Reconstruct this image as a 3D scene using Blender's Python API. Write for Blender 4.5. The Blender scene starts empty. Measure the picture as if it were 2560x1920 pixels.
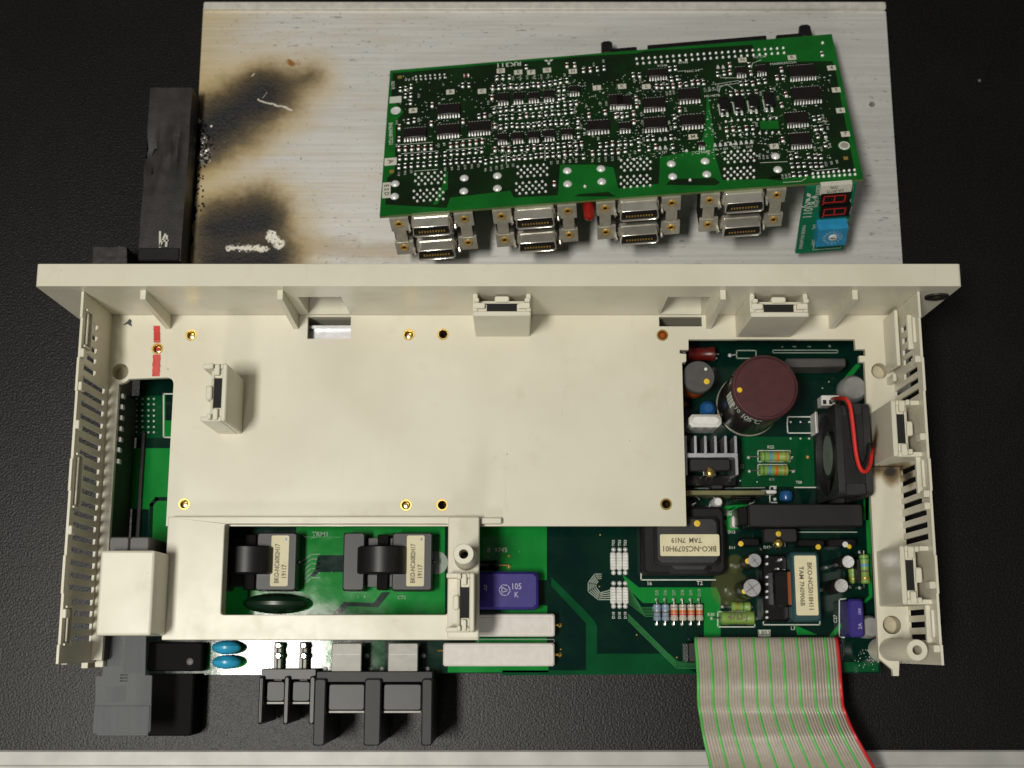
import bpy, bmesh, math, random
from mathutils import Vector, Matrix
from mathutils.geometry import tessellate_polygon
random.seed(7)
R = math.radians
MM = 0.001

# ---------------------------------------------------------------- camera, light, exposure
scene = bpy.context.scene
CAM_H, TILT, FPX = 609.0, 11.5, 3200.0          # camera height over the bench (mm), tilt, focal length for a 2560 px wide frame
cam_d = bpy.data.cameras.new('camera'); cam = bpy.data.objects.new('camera', cam_d)
scene.collection.objects.link(cam); scene.camera = cam
cam.location = (0, 0, CAM_H * MM); cam.rotation_euler = (R(TILT), 0, 0)
cam_d.sensor_width = 36; cam_d.lens = FPX / 2560 * 36; cam_d.dof.use_dof = True; cam_d.dof.focus_distance = 0.535; cam_d.dof.aperture_fstop = 14; cam_d.clip_start = 0.01; cam_d.clip_end = 50

world = bpy.data.worlds.new('World'); scene.world = world; world.use_nodes = True
world.node_tree.nodes['Background'].inputs[0].default_value = (1.0, 0.975, 0.91, 1)
world.node_tree.nodes['Background'].inputs[1].default_value = 0.095

def area_lamp(name, loc, size, power, color):
    d = bpy.data.lights.new(name, 'AREA'); d.shape = 'RECTANGLE'; d.size, d.size_y = size
    d.energy = power; d.color = color
    o = bpy.data.objects.new(name, d); scene.collection.objects.link(o); o.location = loc
    return o
# a fluorescent ceiling fitting up to one side of the bench, and an unseen fill lamp added for the shaded faces
area_lamp('ceiling_lamp', (-0.375, -0.14, 1.5), (0.15, 0.34), 16.6, (1.0, 0.965, 0.88))
area_lamp('fill_lamp', (-0.35, -2.5, 2.0), (0.31, 1.2), 26, (1.0, 0.965, 0.88))
scene.view_settings.view_transform = 'Standard'; scene.view_settings.look = 'None'
scene.view_settings.exposure = 0.0; scene.view_settings.gamma = 1.0
scene.view_settings.use_curve_mapping = False

# ---------------------------------------------------------------- measuring: photo pixel -> place at a known height (mm)
ct, st = math.cos(R(TILT)), math.sin(R(TILT))
def ray(u, v):
    x = (u - 1280) / FPX; y = -(v - 960) / FPX
    return Vector((x, st + y * ct, -ct + y * st))
def P(u, v, z):
    d = ray(u, v); k = (CAM_H - z) / -d.z
    return (d.x * k, d.y * k)
def crop(ox, oy, s): return lambda x, y: (ox + x * s, oy + y * s)
DS = crop(0, 0, 2560 / 2212)
TR = crop(1680, 820, 640 / 2212)
BR = crop(1400, 1240, 800 / 2212)
PS = crop(1700, 1240, 500 / 2183)
BL = crop(440, 1240, 1040 / 2212)
L4 = crop(80, 1100, 640 / 1295)
B1 = crop(920, 60, 640 / 2212)
B2 = crop(1540, 60, 640 / 2212)
F1 = crop(920, 420, 640 / 2212)
F2 = crop(1540, 380, 880 / 2212)
PL = crop(200, 0, 760 / 1854)
def PP(c, x, y, z): return P(*c(x, y), z)

# ---------------------------------------------------------------- materials
class NT:
    def __init__(s, m):
        m.use_nodes = True; s.t = m.node_tree; s.b = s.t.nodes['Principled BSDF']
    def n(s, kind, **kw):
        n = s.t.nodes.new('ShaderNode' + kind)
        for k, v in kw.items(): setattr(n, k, v)
        return n
    def put(s, sock, v):
        if v is None: return
        if isinstance(v, bpy.types.NodeSocket): s.t.links.new(v, sock)
        elif isinstance(v, tuple) and len(v) == 3 and sock.type == 'RGBA': sock.default_value = (*v, 1)
        else: sock.default_value = v
    def m(s, op, a, b=None, clamp=False):
        n = s.n('Math', operation=op, use_clamp=clamp); s.put(n.inputs[0], a); s.put(n.inputs[1], b); return n.outputs[0]
    def v(s, op, a, b=None, out=0):
        n = s.n('VectorMath', operation=op); s.put(n.inputs[0], a); s.put(n.inputs[1], b); return n.outputs[out]
    def vscale(s, a, k):
        n = s.n('VectorMath', operation='SCALE'); s.put(n.inputs[0], a); s.put(n.inputs[3], k); return n.outputs[0]
    def mix(s, f, a, b):
        n = s.n('Mix', data_type='RGBA'); s.put(n.inputs[0], f); s.put(n.inputs[6], a); s.put(n.inputs[7], b); return n.outputs[2]
    def rng(s, x, a, b, c=0.0, d=1.0, smooth=True):
        n = s.n('MapRange', interpolation_type='SMOOTHSTEP' if smooth else 'LINEAR'); n.clamp = True
        for i, q in enumerate((x, a, b, c, d)): s.put(n.inputs[i], q)
        return n.outputs[0]
    def pos(s):                       # world position in mm
        return s.vscale(s.n('NewGeometry').outputs['Position'], 1000.0)
    def noise(s, vec, scale, detail=3, rough=0.55, col=False):
        n = s.n('TexNoise'); s.put(n.inputs['Vector'], vec); n.inputs['Scale'].default_value = scale
        n.inputs['Detail'].default_value = detail; n.inputs['Roughness'].default_value = rough
        return n.outputs[1 if col else 0]
    def seg(s, p, a, b):              # distance from p to the segment a-b (3-vectors in mm)
        a, b = Vector(a), Vector(b); ab = b - a; L2 = max(ab.length_squared, 1e-9)
        pa = s.v('SUBTRACT', p, tuple(a))
        h = s.m('MULTIPLY', s.v('DOT_PRODUCT', pa, tuple(ab), out=1), 1 / L2, clamp=True)
        q = s.v('SUBTRACT', pa, s.vscale(tuple(ab), h))
        return s.v('LENGTH', q, out=1)
    def bump(s, h, strength, dist=0.0001):
        n = s.n('Bump'); n.inputs['Strength'].default_value = strength; n.inputs['Distance'].default_value = dist
        s.put(n.inputs['Height'], h); s.put(s.b.inputs['Normal'], n.outputs[0])

MATS = {}
def mat(name, col, rough=0.5, metal=0.0, vary=0.12, vscale=0.25, bump=0.0, bscale=1.5, spec=0.5, coat=0.0, rvary=0.0):
    m = bpy.data.materials.new(name); t = NT(m); b = t.b
    p = t.pos(); nz = t.noise(p, vscale, 4)
    dark = tuple(c * (1 - vary) for c in col); light = tuple(min(1, c * (1 + vary)) for c in col)
    t.put(b.inputs['Base Color'], t.mix(t.rng(nz, 0.25, 0.75), dark, light))
    if rvary: t.put(b.inputs['Roughness'], t.rng(t.noise(p, vscale * 0.8, 3), 0.3, 0.7, rough - rvary, rough + rvary))
    else: b.inputs['Roughness'].default_value = rough
    b.inputs['Metallic'].default_value = metal
    b.inputs['Specular IOR Level'].default_value = spec
    b.inputs['Coat Weight'].default_value = coat; b.inputs['Coat Roughness'].default_value = 0.08
    if bump: t.bump(t.noise(p, bscale, 3), bump)
    MATS[name] = m
    return m

# cream moulded plastic: grime, tiny specks, soot where the case burnt beside the fan
def cream_plastic(key='cream', lo=(0.64, 0.605, 0.485), hi=(0.705, 0.675, 0.56)):
    m = bpy.data.materials.new(key + '_plastic'); t = NT(m); p = t.pos()
    c = t.mix(t.rng(t.noise(p, 0.018, 4), 0.3, 0.7), lo, hi)
    c = t.mix(t.m('MULTIPLY', t.rng(t.noise(p, 0.06, 5, 0.65), 0.56, 0.75), 0.3), c, (0.52, 0.46, 0.32))
    sm_ = t.noise(t.v('MULTIPLY', p, (0.25, 0.03, 0.1)), 0.6, 6, 0.7)
    c = t.mix(t.m('MULTIPLY', t.rng(sm_, 0.62, 0.74), 0.22), c, (0.36, 0.33, 0.26))
    sc_ = t.m('ABSOLUTE', t.m('SUBTRACT', t.noise(t.v('MULTIPLY', p, (0.05, 0.012, 0.05)), 1.0, 2, 0.5), 0.5))
    c = t.mix(t.m('MULTIPLY', t.m('MULTIPLY', t.rng(sc_, 0.0012, 0.0004), t.rng(t.noise(p, 0.03, 2), 0.5, 0.65)), 0.3), c, (0.86, 0.83, 0.74))
    vo = t.n('TexVoronoi'); t.put(vo.inputs['Vector'], p); vo.inputs['Scale'].default_value = 0.11
    speck = t.m('MULTIPLY', t.rng(vo.outputs['Distance'], 0.045, 0.02), t.rng(t.noise(p, 0.03, 2), 0.5, 0.62))
    c = t.mix(t.m('MULTIPLY', speck, 0.75), c, (0.09, 0.08, 0.06))
    pd = t.v('ADD', p, t.vscale(t.v('SUBTRACT', t.noise(p, 0.12, 4, col=True), (0.5, 0.5, 0.5)), 7.0))
    d = t.m('MINIMUM', t.seg(pd, (157, 75.2, 57), (169, 75.2, 60)), t.m('SUBTRACT', t.seg(pd, (164, 73.5, 57), (168.5, 70, 70)), 0.8))
    d = t.m('MINIMUM', d, t.m('ADD', t.seg(pd, (156, 79, 58), (156, 87, 66)), 0.8))
    c = t.mix(t.rng(d, 6.5, 2.2), c, (0.28, 0.20, 0.10))
    c = t.mix(t.rng(d, 3.6, 0.6), c, (0.03, 0.025, 0.02))
    t.put(t.b.inputs['Base Color'], c); t.put(t.b.inputs['Roughness'], t.rng(t.noise(p, 0.03, 4, 0.6), 0.3, 0.7, 0.30, 0.46))
    t.bump(t.noise(p, 1.2, 2), 0.10, 0.00012)
    MATS[key] = m
cream_plastic()
cream_plastic('cream_lit', (0.70, 0.675, 0.56), (0.76, 0.735, 0.625))  # paler cream: the cover's nearness to the lamp is put into its colour

def bench_laminate():
    m = bpy.data.materials.new('bench_laminate'); t = NT(m); p = t.pos()
    c = t.mix(t.rng(t.noise(p, 0.01, 4), 0.3, 0.7), (0.002, 0.0019, 0.002), (0.0035, 0.0033, 0.0033))
    sc = t.rng(t.noise(t.v('MULTIPLY', p, (0.02, 0.4, 1.0)), 0.5, 5, 0.7), 0.66, 0.74)
    c = t.mix(t.m('MULTIPLY', sc, 0.06), c, (0.10, 0.095, 0.09))
    vo = t.n('TexVoronoi'); t.put(vo.inputs['Vector'], p); vo.inputs['Scale'].default_value = 0.035
    c = t.mix(t.m('MULTIPLY', t.rng(vo.outputs['Distance'], 0.035, 0.015), 0.5), c, (0.35, 0.33, 0.30))
    du = t.rng(t.noise(p, 0.02, 6, 0.7), 0.5, 0.8)
    c = t.mix(t.m('MULTIPLY', du, 0.012), c, (0.16, 0.15, 0.14))
    gr = t.rng(t.noise(p, 1.6, 3, 0.6), 0.52, 0.70); c = t.mix(t.m('MULTIPLY', gr, 0.16), c, (0.11, 0.105, 0.10))
    t.put(t.b.inputs['Base Color'], c); t.b.inputs['Roughness'].default_value = 0.37
    t.b.inputs['Specular IOR Level'].default_value = 0.28
    t.bump(t.noise(p, 1.0, 3, 0.55), 0.42, 0.0005)
    MATS['bench'] = m
bench_laminate()

# scorched aluminium
def plate_metal():
    m = bpy.data.materials.new('scorched_aluminium'); t = NT(m); p = t.pos()
    def w(x, y):
        a = PP(PL, x, y, 8); return (a[0], a[1], 8)
    br = t.noise(t.v('MULTIPLY', p, (0.015, 0.55, 0.0)), 1.0, 6, 0.6)
    br2 = t.noise(t.v('MULTIPLY', p, (0.03, 0.25, 0.0)), 0.5, 4, 0.6)
    cl = t.mix(t.rng(br, 0.3, 0.7), (0.665, 0.655, 0.63), (0.71, 0.70, 0.675))
    cl = t.mix(t.m('MULTIPLY', t.rng(br2, 0.45, 0.75), 0.35), cl, (0.60, 0.56, 0.47))
    fl = t.m('MULTIPLY', t.rng(t.noise(t.v('MULTIPLY', p, (0.14, 0.6, 0.0)), 1.0, 4, 0.65), 0.60, 0.66), t.rng(t.noise(p, 0.02, 3), 0.45, 0.6))
    cl = t.mix(t.m('MULTIPLY', fl, 0.7), cl, (0.24, 0.235, 0.23))
    pit = t.rng(t.noise(p, 0.5, 4, 0.6), 0.64, 0.69)
    lft = t.rng(t.n('NewGeometry').outputs['Position'] if False else t.v('DOT_PRODUCT', p, (1, 0, 0), out=1), 40.0, -130.0)
    cl = t.mix(t.m('MULTIPLY', pit, t.m('ADD', t.m('MULTIPLY', lft, 0.6), 0.25)), cl, (0.10, 0.09, 0.08))
    ds = t.v('SUBTRACT', t.noise(p, 0.05, 5, 0.6, col=True), (0.5, 0.5, 0.5))
    pd = t.v('ADD', p, t.v('MULTIPLY', ds, (13.0, 11.0, 0.0)))
    df = t.v('SUBTRACT', t.noise(p, 0.35, 4, 0.7, col=True), (0.5, 0.5, 0.5))
    pd = t.v('ADD', pd, t.v('MULTIPLY', df, (5.0, 5.0, 0.0)))
    d1 = t.m('SUBTRACT', t.seg(pd, w(690, 840), w(900, 740)), 10.0)
    d1 = t.m('SMOOTH_MIN', d1, t.m('SUBTRACT', t.seg(pd, w(880, 720), w(1130, 590)), 9.5)); d1.node.inputs[2].default_value = 6.0
    d1b = t.m('ADD', t.seg(pd, w(1080, 600), w(1400, 470)), 3.5)
    d2 = t.m('SUBTRACT', t.seg(pd, w(870, 1410), w(1080, 1350)), 10.0)
    d3 = t.m('SUBTRACT', t.seg(pd, w(830, 1600), w(1160, 1590)), 8.0)
    d2 = t.m('SMOOTH_MIN', d2, d3); d2.node.inputs[2].default_value = 14.0
    d = t.m('SMOOTH_MIN', d1, d1b); d.node.inputs[2].default_value = 16.0
    d = t.m('SMOOTH_MIN', d, d2); d.node.inputs[2].default_value = 4.0
    edge = t.m('SUBTRACT', t.seg(pd, w(700, 100), w(640, 1650)), 0.0)
    c = t.mix(t.m('MULTIPLY', t.rng(edge, 40.0, 2.0), 0.75), cl, (0.62, 0.50, 0.27))
    strk = t.seg(pd, w(1150, 1510), w(1950, 1520))
    c = t.mix(t.m('MULTIPLY', t.rng(strk, 9.0, 1.0), 0.5), c, (0.34, 0.24, 0.11))
    c = t.mix(t.m('MULTIPLY', t.rng(d, 26.0, 2.0), 0.88), c, (0.52, 0.38, 0.15))
    c = t.mix(t.rng(d, 15.0, 0.0), c, (0.13, 0.09, 0.04))
    d_s = t.m('ADD', d, t.m('MULTIPLY', t.m('SUBTRACT', t.noise(t.v('MULTIPLY', p, (0.25, 0.5, 0.0)), 1.0, 5, 0.7), 0.5), 7.0))
    c = t.mix(t.rng(d_s, 10.0, -8.0), c, (0.010, 0.0095, 0.010))
    ash = t.rng(t.noise(p, 0.8, 4, 0.7), 0.52, 0.72)
    c = t.mix(t.m('MULTIPLY', t.m('MULTIPLY', ash, t.rng(d, 2.0, -8.0)), 0.5), c, (0.075, 0.072, 0.074))
    ye = t.noise(t.v('MULTIPLY', p, (0.02, 0.12, 0.0)), 1.0, 5, 0.65)
    c = t.mix(t.m('MULTIPLY', t.m('MULTIPLY', t.rng(ye, 0.45, 0.68), lft), t.rng(d, 2.0, 12.0, 0.0, 0.28)), c, (0.56, 0.43, 0.20))
    # bare metal where the soot was scraped away
    pj = t.v('ADD', p, t.v('MULTIPLY', t.v('SUBTRACT', t.noise(p, 0.5, 4, 0.7, col=True), (0.5, 0.5, 0.5)), (5.0, 7.0, 0.0)))
    s1 = t.m('ADD', t.seg(pj, w(900, 1510), w(1140, 1518)), 0.1)
    s1 = t.m('MINIMUM', s1, t.m('SUBTRACT', t.seg(pj, w(1165, 1435), w(1215, 1490)), 1.3))
    pk = t.v('ADD', p, t.v('MULTIPLY', t.v('SUBTRACT', t.noise(p, 0.25, 3, 0.6, col=True), (0.5, 0.5, 0.5)), (3.0, 3.0, 0.0)))
    s2 = t.m('MINIMUM', t.seg(pk, w(1085, 605), w(1190, 640)), t.m('SUBTRACT', t.seg(pk, w(1150, 628), w(1290, 670)), 0.1))
    s2 = t.m('MINIMUM', s2, t.m('ADD', t.seg(pk, w(1110, 595), w(1140, 570)), 0.25))
    s2 = t.m('MINIMUM', s2, t.m('ADD', t.seg(pk, w(1045, 465), w(1060, 450)), 0.1))
    c = t.mix(t.m('MULTIPLY', t.rng(s1, 1.7, 0.7), t.rng(t.noise(p, 0.6, 4, 0.7), 0.36, 0.46)), c, (0.92, 0.88, 0.76))
    c = t.mix(t.rng(s2, 0.55, 0.15), c, (0.66, 0.62, 0.52))
    s3 = t.m('SUBTRACT', t.seg(pj, w(730, 860), w(760, 960)), 2.0)
    c = t.mix(t.m('MULTIPLY', t.rng(s3, 2.0, 0.0), t.rng(t.noise(p, 0.9, 4, 0.8), 0.45, 0.6)), c, (0.6, 0.57, 0.52))
    rust = t.seg(pd, w(1285, 365), w(1300, 375))
    c = t.mix(t.rng(rust, 2.6, 0.8), c, (0.28, 0.12, 0.02))
    t.put(t.b.inputs['Base Color'], c)
    t.put(t.b.inputs['Metallic'], t.rng(d, 0.0, 30.0, 0.0, 0.5))
    t.put(t.b.inputs['Roughness'], t.rng(br, 0.3, 0.7, 0.46, 0.56))
    h = t.m('ADD', t.m('MULTIPLY', br, 0.18), t.m('MULTIPLY', t.m('MULTIPLY', t.noise(p, 0.7, 5, 0.7), t.rng(d, 6.0, -4.0)), 2.5))
    t.bump(h, 0.5, 0.0006)
    MATS['plate'] = m
plate_metal()

# solder mask: mottled, glossy
def solder_mask(name, a, b, rough=0.07, scale=0.05):
    m = bpy.data.materials.new(name); t = NT(m); p = t.pos()
    c = t.mix(t.rng(t.noise(p, scale, 4), 0.3, 0.7), a, b)
    t.put(t.b.inputs['Base Color'], c)
    t.put(t.b.inputs['Roughness'], t.rng(t.noise(p, 0.1, 3), 0.3, 0.7, rough, rough + 0.05))
    t.b.inputs['Specular IOR Level'].default_value = 0.36
    t.bump(t.noise(p, 0.3, 2), 0.06, 0.0002)
    MATS[name] = m
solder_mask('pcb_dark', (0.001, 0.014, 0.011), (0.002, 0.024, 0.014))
solder_mask('pcb_green', (0.007, 0.20, 0.030), (0.010, 0.25, 0.040))
solder_mask('pcb_mid', (0.002, 0.060, 0.018), (0.003, 0.085, 0.024))
solder_mask('ctrl_dark', (0.004, 0.014, 0.003), (0.005, 0.032, 0.005), 0.3)
solder_mask('ctrl_green', (0.004, 0.11, 0.012), (0.006, 0.16, 0.017), 0.3)
solder_mask('panel_green', (0.006, 0.16, 0.075), (0.008, 0.19, 0.09), 0.35)
solder_mask('trace', (0.03, 0.20, 0.055), (0.05, 0.26, 0.08), 0.2)

mat('card_edge', (0.16, 0.15, 0.06), 0.6)
mat('board_edge', (0.13, 0.17, 0.06), 0.6)
mat('silk', (0.62, 0.66, 0.58), 0.6, vary=0.06)
mat('silk_dim', (0.30, 0.36, 0.30), 0.6)
mat('cream_dark', (0.50, 0.45, 0.32), 0.5)
mat('brass', (0.72, 0.52, 0.16), 0.28, 1.0)
mat('gold', (0.80, 0.50, 0.12), 0.3, 0.6)
mat('zinc', (0.62, 0.52, 0.30), 0.3, 1.0, rvary=0.06)
mat('tin', (0.72, 0.70, 0.66), 0.24, 1.0, vary=0.15, rvary=0.1)
mat('nickel', (0.80, 0.77, 0.68), 0.2, 0.72, vary=0.12, vscale=0.15, rvary=0.05)
mat('bracket_metal', (0.56, 0.53, 0.44), 0.36, 0.45, vary=0.15, rvary=0.08)
mat('solder', (0.90, 0.90, 0.88), 0.28, 0.25, vary=0.1)
mat('alu', (0.55, 0.55, 0.57), 0.38, 0.9)
mat('can_top', (0.72, 0.72, 0.74), 0.3, 0.9)
mat('black', (0.0075, 0.007, 0.007), 0.42, vary=0.25)
mat('deep_black', (0.004, 0.0038, 0.0038), 0.7, spec=0.12)  # extra dark plastic; the shade on the terminal housing is put into it
mat('black_matte', (0.009, 0.0085, 0.0085), 0.6, vary=0.25, bump=0.15, bscale=1.2, spec=0.25)
mat('black_gloss', (0.006, 0.0055, 0.006), 0.25, vary=0.2)
mat('dark_hole', (0.006, 0.006, 0.006), 0.8)
mat('chip_body', (0.009, 0.0055, 0.005), 0.45, vary=0.3)
mat('hub_grey', (0.20, 0.21, 0.20), 0.3)
mat('grey_plastic', (0.07, 0.067, 0.065), 0.45)
mat('dark_grey', (0.017, 0.0165, 0.017), 0.45, vary=0.2)
mat('tab_metal', (0.24, 0.235, 0.215), 0.5, 0.4, vary=0.08)
mat('terminal_grey', (0.016, 0.016, 0.017), 0.5, vary=0.15, bump=0.1, spec=0.35)
mat('white_cer', (0.70, 0.66, 0.62), 0.6, vary=0.06, bump=0.15, bscale=0.8)
mat('white_pl', (0.75, 0.74, 0.70), 0.4)
mat('purple', (0.034, 0.022, 0.19), 0.5, vary=0.1, spec=0.3)
mat('purple_print', (0.42, 0.40, 0.55), 0.6)
mat('blue_cap', (0.03, 0.34, 0.56), 0.3)
mat('blue_switch', (0.03, 0.30, 0.56), 0.4)
mat('blue_dark', (0.015, 0.10, 0.28), 0.25)
mat('red_paint', (0.50, 0.013, 0.008), 0.35, vary=0.15)
mat('red_wash', (0.56, 0.055, 0.04), 0.4, vary=0.15)
mat('red_wire', (0.60, 0.02, 0.012), 0.4)
mat('red_body', (0.11, 0.007, 0.005), 0.35)
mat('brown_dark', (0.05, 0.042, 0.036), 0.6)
mat('bush_grey', (0.28, 0.28, 0.27), 0.5)
mat('led_red', (0.30, 0.012, 0.008), 0.25)
mat('maroon', (0.062, 0.014, 0.016), 0.42, vary=0.15)
mat('cap_sleeve', (0.022, 0.019, 0.016), 0.25)
mat('copper_wire', (0.40, 0.09, 0.02), 0.35, 0.6)
mat('resistor_green', (0.22, 0.36, 0.075), 0.38, vary=0.12)
mat('band_blue', (0.10, 0.28, 0.42), 0.4); mat('band_orange', (0.60, 0.14, 0.02), 0.4)
mat('band_gold', (0.50, 0.34, 0.08), 0.35, 0.5); mat('band_green', (0.04, 0.20, 0.05), 0.4)
mat('yellow_dot', (0.75, 0.50, 0.02), 0.5)
mat('paper_label', (0.70, 0.64, 0.42), 0.55, vary=0.05)
mat('paper_white', (0.66, 0.65, 0.56), 0.6, vary=0.06)
mat('ink', (0.15, 0.13, 0.085), 0.7)
mat('green_dark_disc', (0.005, 0.020, 0.008), 0.3)
mat('teal_core', (0.012, 0.055, 0.060), 0.45)
mat('rib_grey', (0.40, 0.355, 0.295), 0.42, vary=0.07)
mat('rib_green', (0.10, 0.47, 0.09), 0.42, vary=0.07)
mat('rib_red', (0.60, 0.015, 0.02), 0.42)
mat('glass_diode', (0.55, 0.50, 0.42), 0.2); mat('diode_blue', (0.24, 0.32, 0.42), 0.25)
mat('char', (0.020, 0.0175, 0.016), 0.45, vary=0.5, vscale=0.12, bump=0.7, bscale=1.4)
mat('flake', (0.45, 0.42, 0.38), 0.35, 0.5, vary=0.5, vscale=0.6)
mat('trim', (0.42, 0.41, 0.39), 0.5, 0.2, vary=0.15, vscale=0.04, bump=0.1)
mat('white_metal', (0.58, 0.56, 0.50), 0.5, 0.2)
mat('far_floor', (0.035, 0.024, 0.020), 0.7, vary=0.4, vscale=0.01)
mat('seg_off', (0.02, 0.006, 0.006), 0.3)
mat('glue', (0.35, 0.33, 0.10), 0.15)
def clear_tab():
    m = bpy.data.materials.new('smoky_plastic'); t = NT(m); p = t.pos()
    t.put(t.b.inputs['Base Color'], t.mix(t.noise(t.v('MULTIPLY', p, (1.0, 0.05, 1.0)), 0.5, 3), (0.13, 0.14, 0.145), (0.18, 0.19, 0.195)))
    t.b.inputs['Roughness'].default_value = 0.55; t.b.inputs['Specular IOR Level'].default_value = 0.3; t.b.inputs['Alpha'].default_value = 0.55
    MATS['smoky'] = m
clear_tab()
MATS['glue'].node_tree.nodes['Principled BSDF'].inputs['Alpha'].default_value = 0.08

# ---------------------------------------------------------------- mesh helpers (all sizes in mm)
class MB:
    def __init__(s): s.v = []; s.f = []; s.mi = []; s.cur = 0
    def add(s, vs, fs):
        k = len(s.v); s.v += [tuple(q) for q in vs]; s.f += [tuple(i + k for i in q) for q in fs]; s.mi += [s.cur] * len(fs); return s
    def m(s, i): s.cur = i; return s
    def box(s, x0, y0, z0, x1, y1, z1, c=0.0):
        if x0 > x1: x0, x1 = x1, x0
        if y0 > y1: y0, y1 = y1, y0
        if z0 > z1: z0, z1 = z1, z0
        if c <= 0:
            vs = [(x0,y0,z0),(x1,y0,z0),(x1,y1,z0),(x0,y1,z0),(x0,y0,z1),(x1,y0,z1),(x1,y1,z1),(x0,y1,z1)]
            return s.add(vs, [(3,2,1,0),(4,5,6,7),(0,1,5,4),(1,2,6,5),(2,3,7,6),(3,0,4,7)])
        c = min(c, (x1-x0)*.45, (y1-y0)*.45, (z1-z0)*.45)
        # upper edges and upright edges chamfered
        def ring(i, z): return [(x0+i+c,y0+i,z),(x1-i-c,y0+i,z),(x1-i,y0+i+c,z),(x1-i,y1-i-c,z),(x1-i-c,y1-i,z),(x0+i+c,y1-i,z),(x0+i,y1-i-c,z),(x0+i,y0+i+c,z)]
        vs = ring(0, z0) + ring(0, z1 - c) + ring(c * 0.8, z1)
        fs = [tuple(range(7, -1, -1)), tuple(range(16, 24))]
        for L in (0, 8):
            for i in range(8):
                j = (i + 1) % 8; fs.append((L+i, L+j, L+8+j, L+8+i))
        return s.add(vs, fs)
    def lathe(s, prof, n=24, o=(0,0,0), ax='z', cap=True):
        # prof: (r, h) bottom to top
        vs = []; fs = []
        for r, h in prof:
            for i in range(n):
                a = 2*math.pi*i/n; x, y = r*math.cos(a), r*math.sin(a)
                q = (x, y, h) if ax == 'z' else ((h, x, y) if ax == 'x' else (y, h, x))
                vs.append((q[0]+o[0], q[1]+o[1], q[2]+o[2]))
        for k in range(len(prof)-1):
            for i in range(n):
                j = (i+1) % n; fs.append((k*n+i, k*n+j, (k+1)*n+j, (k+1)*n+i))
        if cap:
            fs.append(tuple(range(n-1, -1, -1))); fs.append(tuple((len(prof)-1)*n+i for i in range(n)))
        return s.add(vs, fs)
    def tube(s, pts, r, n=8, cap=True):
        pts = [Vector(p) for p in pts]; vs = []; fs = []
        up = Vector((0.13, 0.21, 1)).normalized()
        for k, p in enumerate(pts):
            t = (pts[min(k+1, len(pts)-1)] - pts[max(k-1, 0)]).normalized()
            u = up - t * up.dot(t)
            if u.length < 0.2: u = Vector((1, 0, 0)) - t * t.x
            u.normalize(); w = t.cross(u)
            for i in range(n):
                a = 2*math.pi*i/n; vs.append(p + u*(r*math.cos(a)) + w*(r*math.sin(a)))
        for k in range(len(pts)-1):
            for i in range(n):
                j = (i+1) % n; fs.append((k*n+i, k*n+j, (k+1)*n+j, (k+1)*n+i))
        if cap:
            fs.append(tuple(range(n-1, -1, -1))); fs.append(tuple((len(pts)-1)*n+i for i in range(n)))
        return s.add(vs, fs)
    def slab(s, outline, holes, t0, t1, fn=None):
        # flat outline with holes, thickness t0..t1 along the third axis; fn maps (a, b, t) -> xyz
        fn = fn or (lambda a, b, t: (a, b, t))
        def area(l): return sum(l[i-1][0]*l[i][1]-l[i][0]*l[i-1][1] for i in range(len(l)))
        loops = [outline if area(outline) > 0 else outline[::-1]] + [h if area(h) < 0 else h[::-1] for h in holes]
        tri = tessellate_polygon([[Vector((a, b, 0)) for a, b in l] for l in loops])
        flat = [q for l in loops for q in l]; n = len(flat)
        vs = [fn(a, b, t0) for a, b in flat] + [fn(a, b, t1) for a, b in flat]; fs = []
        for i, j, k in tri:
            A, B, C = flat[i], flat[j], flat[k]
            if (B[0]-A[0])*(C[1]-A[1])-(B[1]-A[1])*(C[0]-A[0]) < 0: j, k = k, j
            fs.append((i+n, j+n, k+n)); fs.append((k, j, i))
        k = 0
        for l in loops:
            for i in range(len(l)):
                a, b = k+i, k+(i+1) % len(l); fs.append((a, b, b+n, a+n))
            k += len(l)
        return s.add(vs, fs)
    def ribbon(s, pts, w, z):          # flat line of width w through the points at height z
        for i in range(len(pts)-1):
            a, b = Vector(pts[i]), Vector(pts[i+1]); d = (b-a)
            if d.length < 1e-6: continue
            d.normalize(); n = Vector((-d.y, d.x)) * (w/2); a = a - d*(w*0.4); b = b + d*(w*0.4)
            s.add([(*(a+n), z), (*(a-n), z), (*(b-n), z), (*(b+n), z)], [(0, 1, 2, 3)])
        return s
    def mesh(s, name, mats, base=(0, 0, 0), flip=True):
        me = bpy.data.meshes.new(name)
        me.from_pydata([((x-base[0])*MM, (y-base[1])*MM, (z-base[2])*MM) for x, y, z in s.v], [], s.f)
        for q in (mats if isinstance(mats, (list, tuple)) else [mats]): me.materials.append(MATS[q])
        if any(s.mi): me.polygons.foreach_set('material_index', s.mi)
        bm = bmesh.new(); bm.from_mesh(me)
        bmesh.ops.recalc_face_normals(bm, faces=bm.faces) if flip else None
        bm.to_mesh(me); bm.free()
        me.shade_smooth(); me.set_sharp_from_angle(angle=R(34))
        me.update()
        return me

def circ(x, y, r, n=20, a0=0.0): return [(x+r*math.cos(a0+2*math.pi*i/n), y+r*math.sin(a0+2*math.pi*i/n)) for i in range(n)]
def rect(x0, y0, x1, y1): return [(x0, y0), (x1, y0), (x1, y1), (x0, y1)]
def rrect(x0, y0, x1, y1, r, n=4):
    o = []
    for cx, cy, a in ((x1-r, y0+r, -90), (x1-r, y1-r, 0), (x0+r, y1-r, 90), (x0+r, y0+r, 180)):
        for i in range(n+1):
            q = R(a + 90*i/n); o.append((cx+r*math.cos(q), cy+r*math.sin(q)))
    return o

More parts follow.
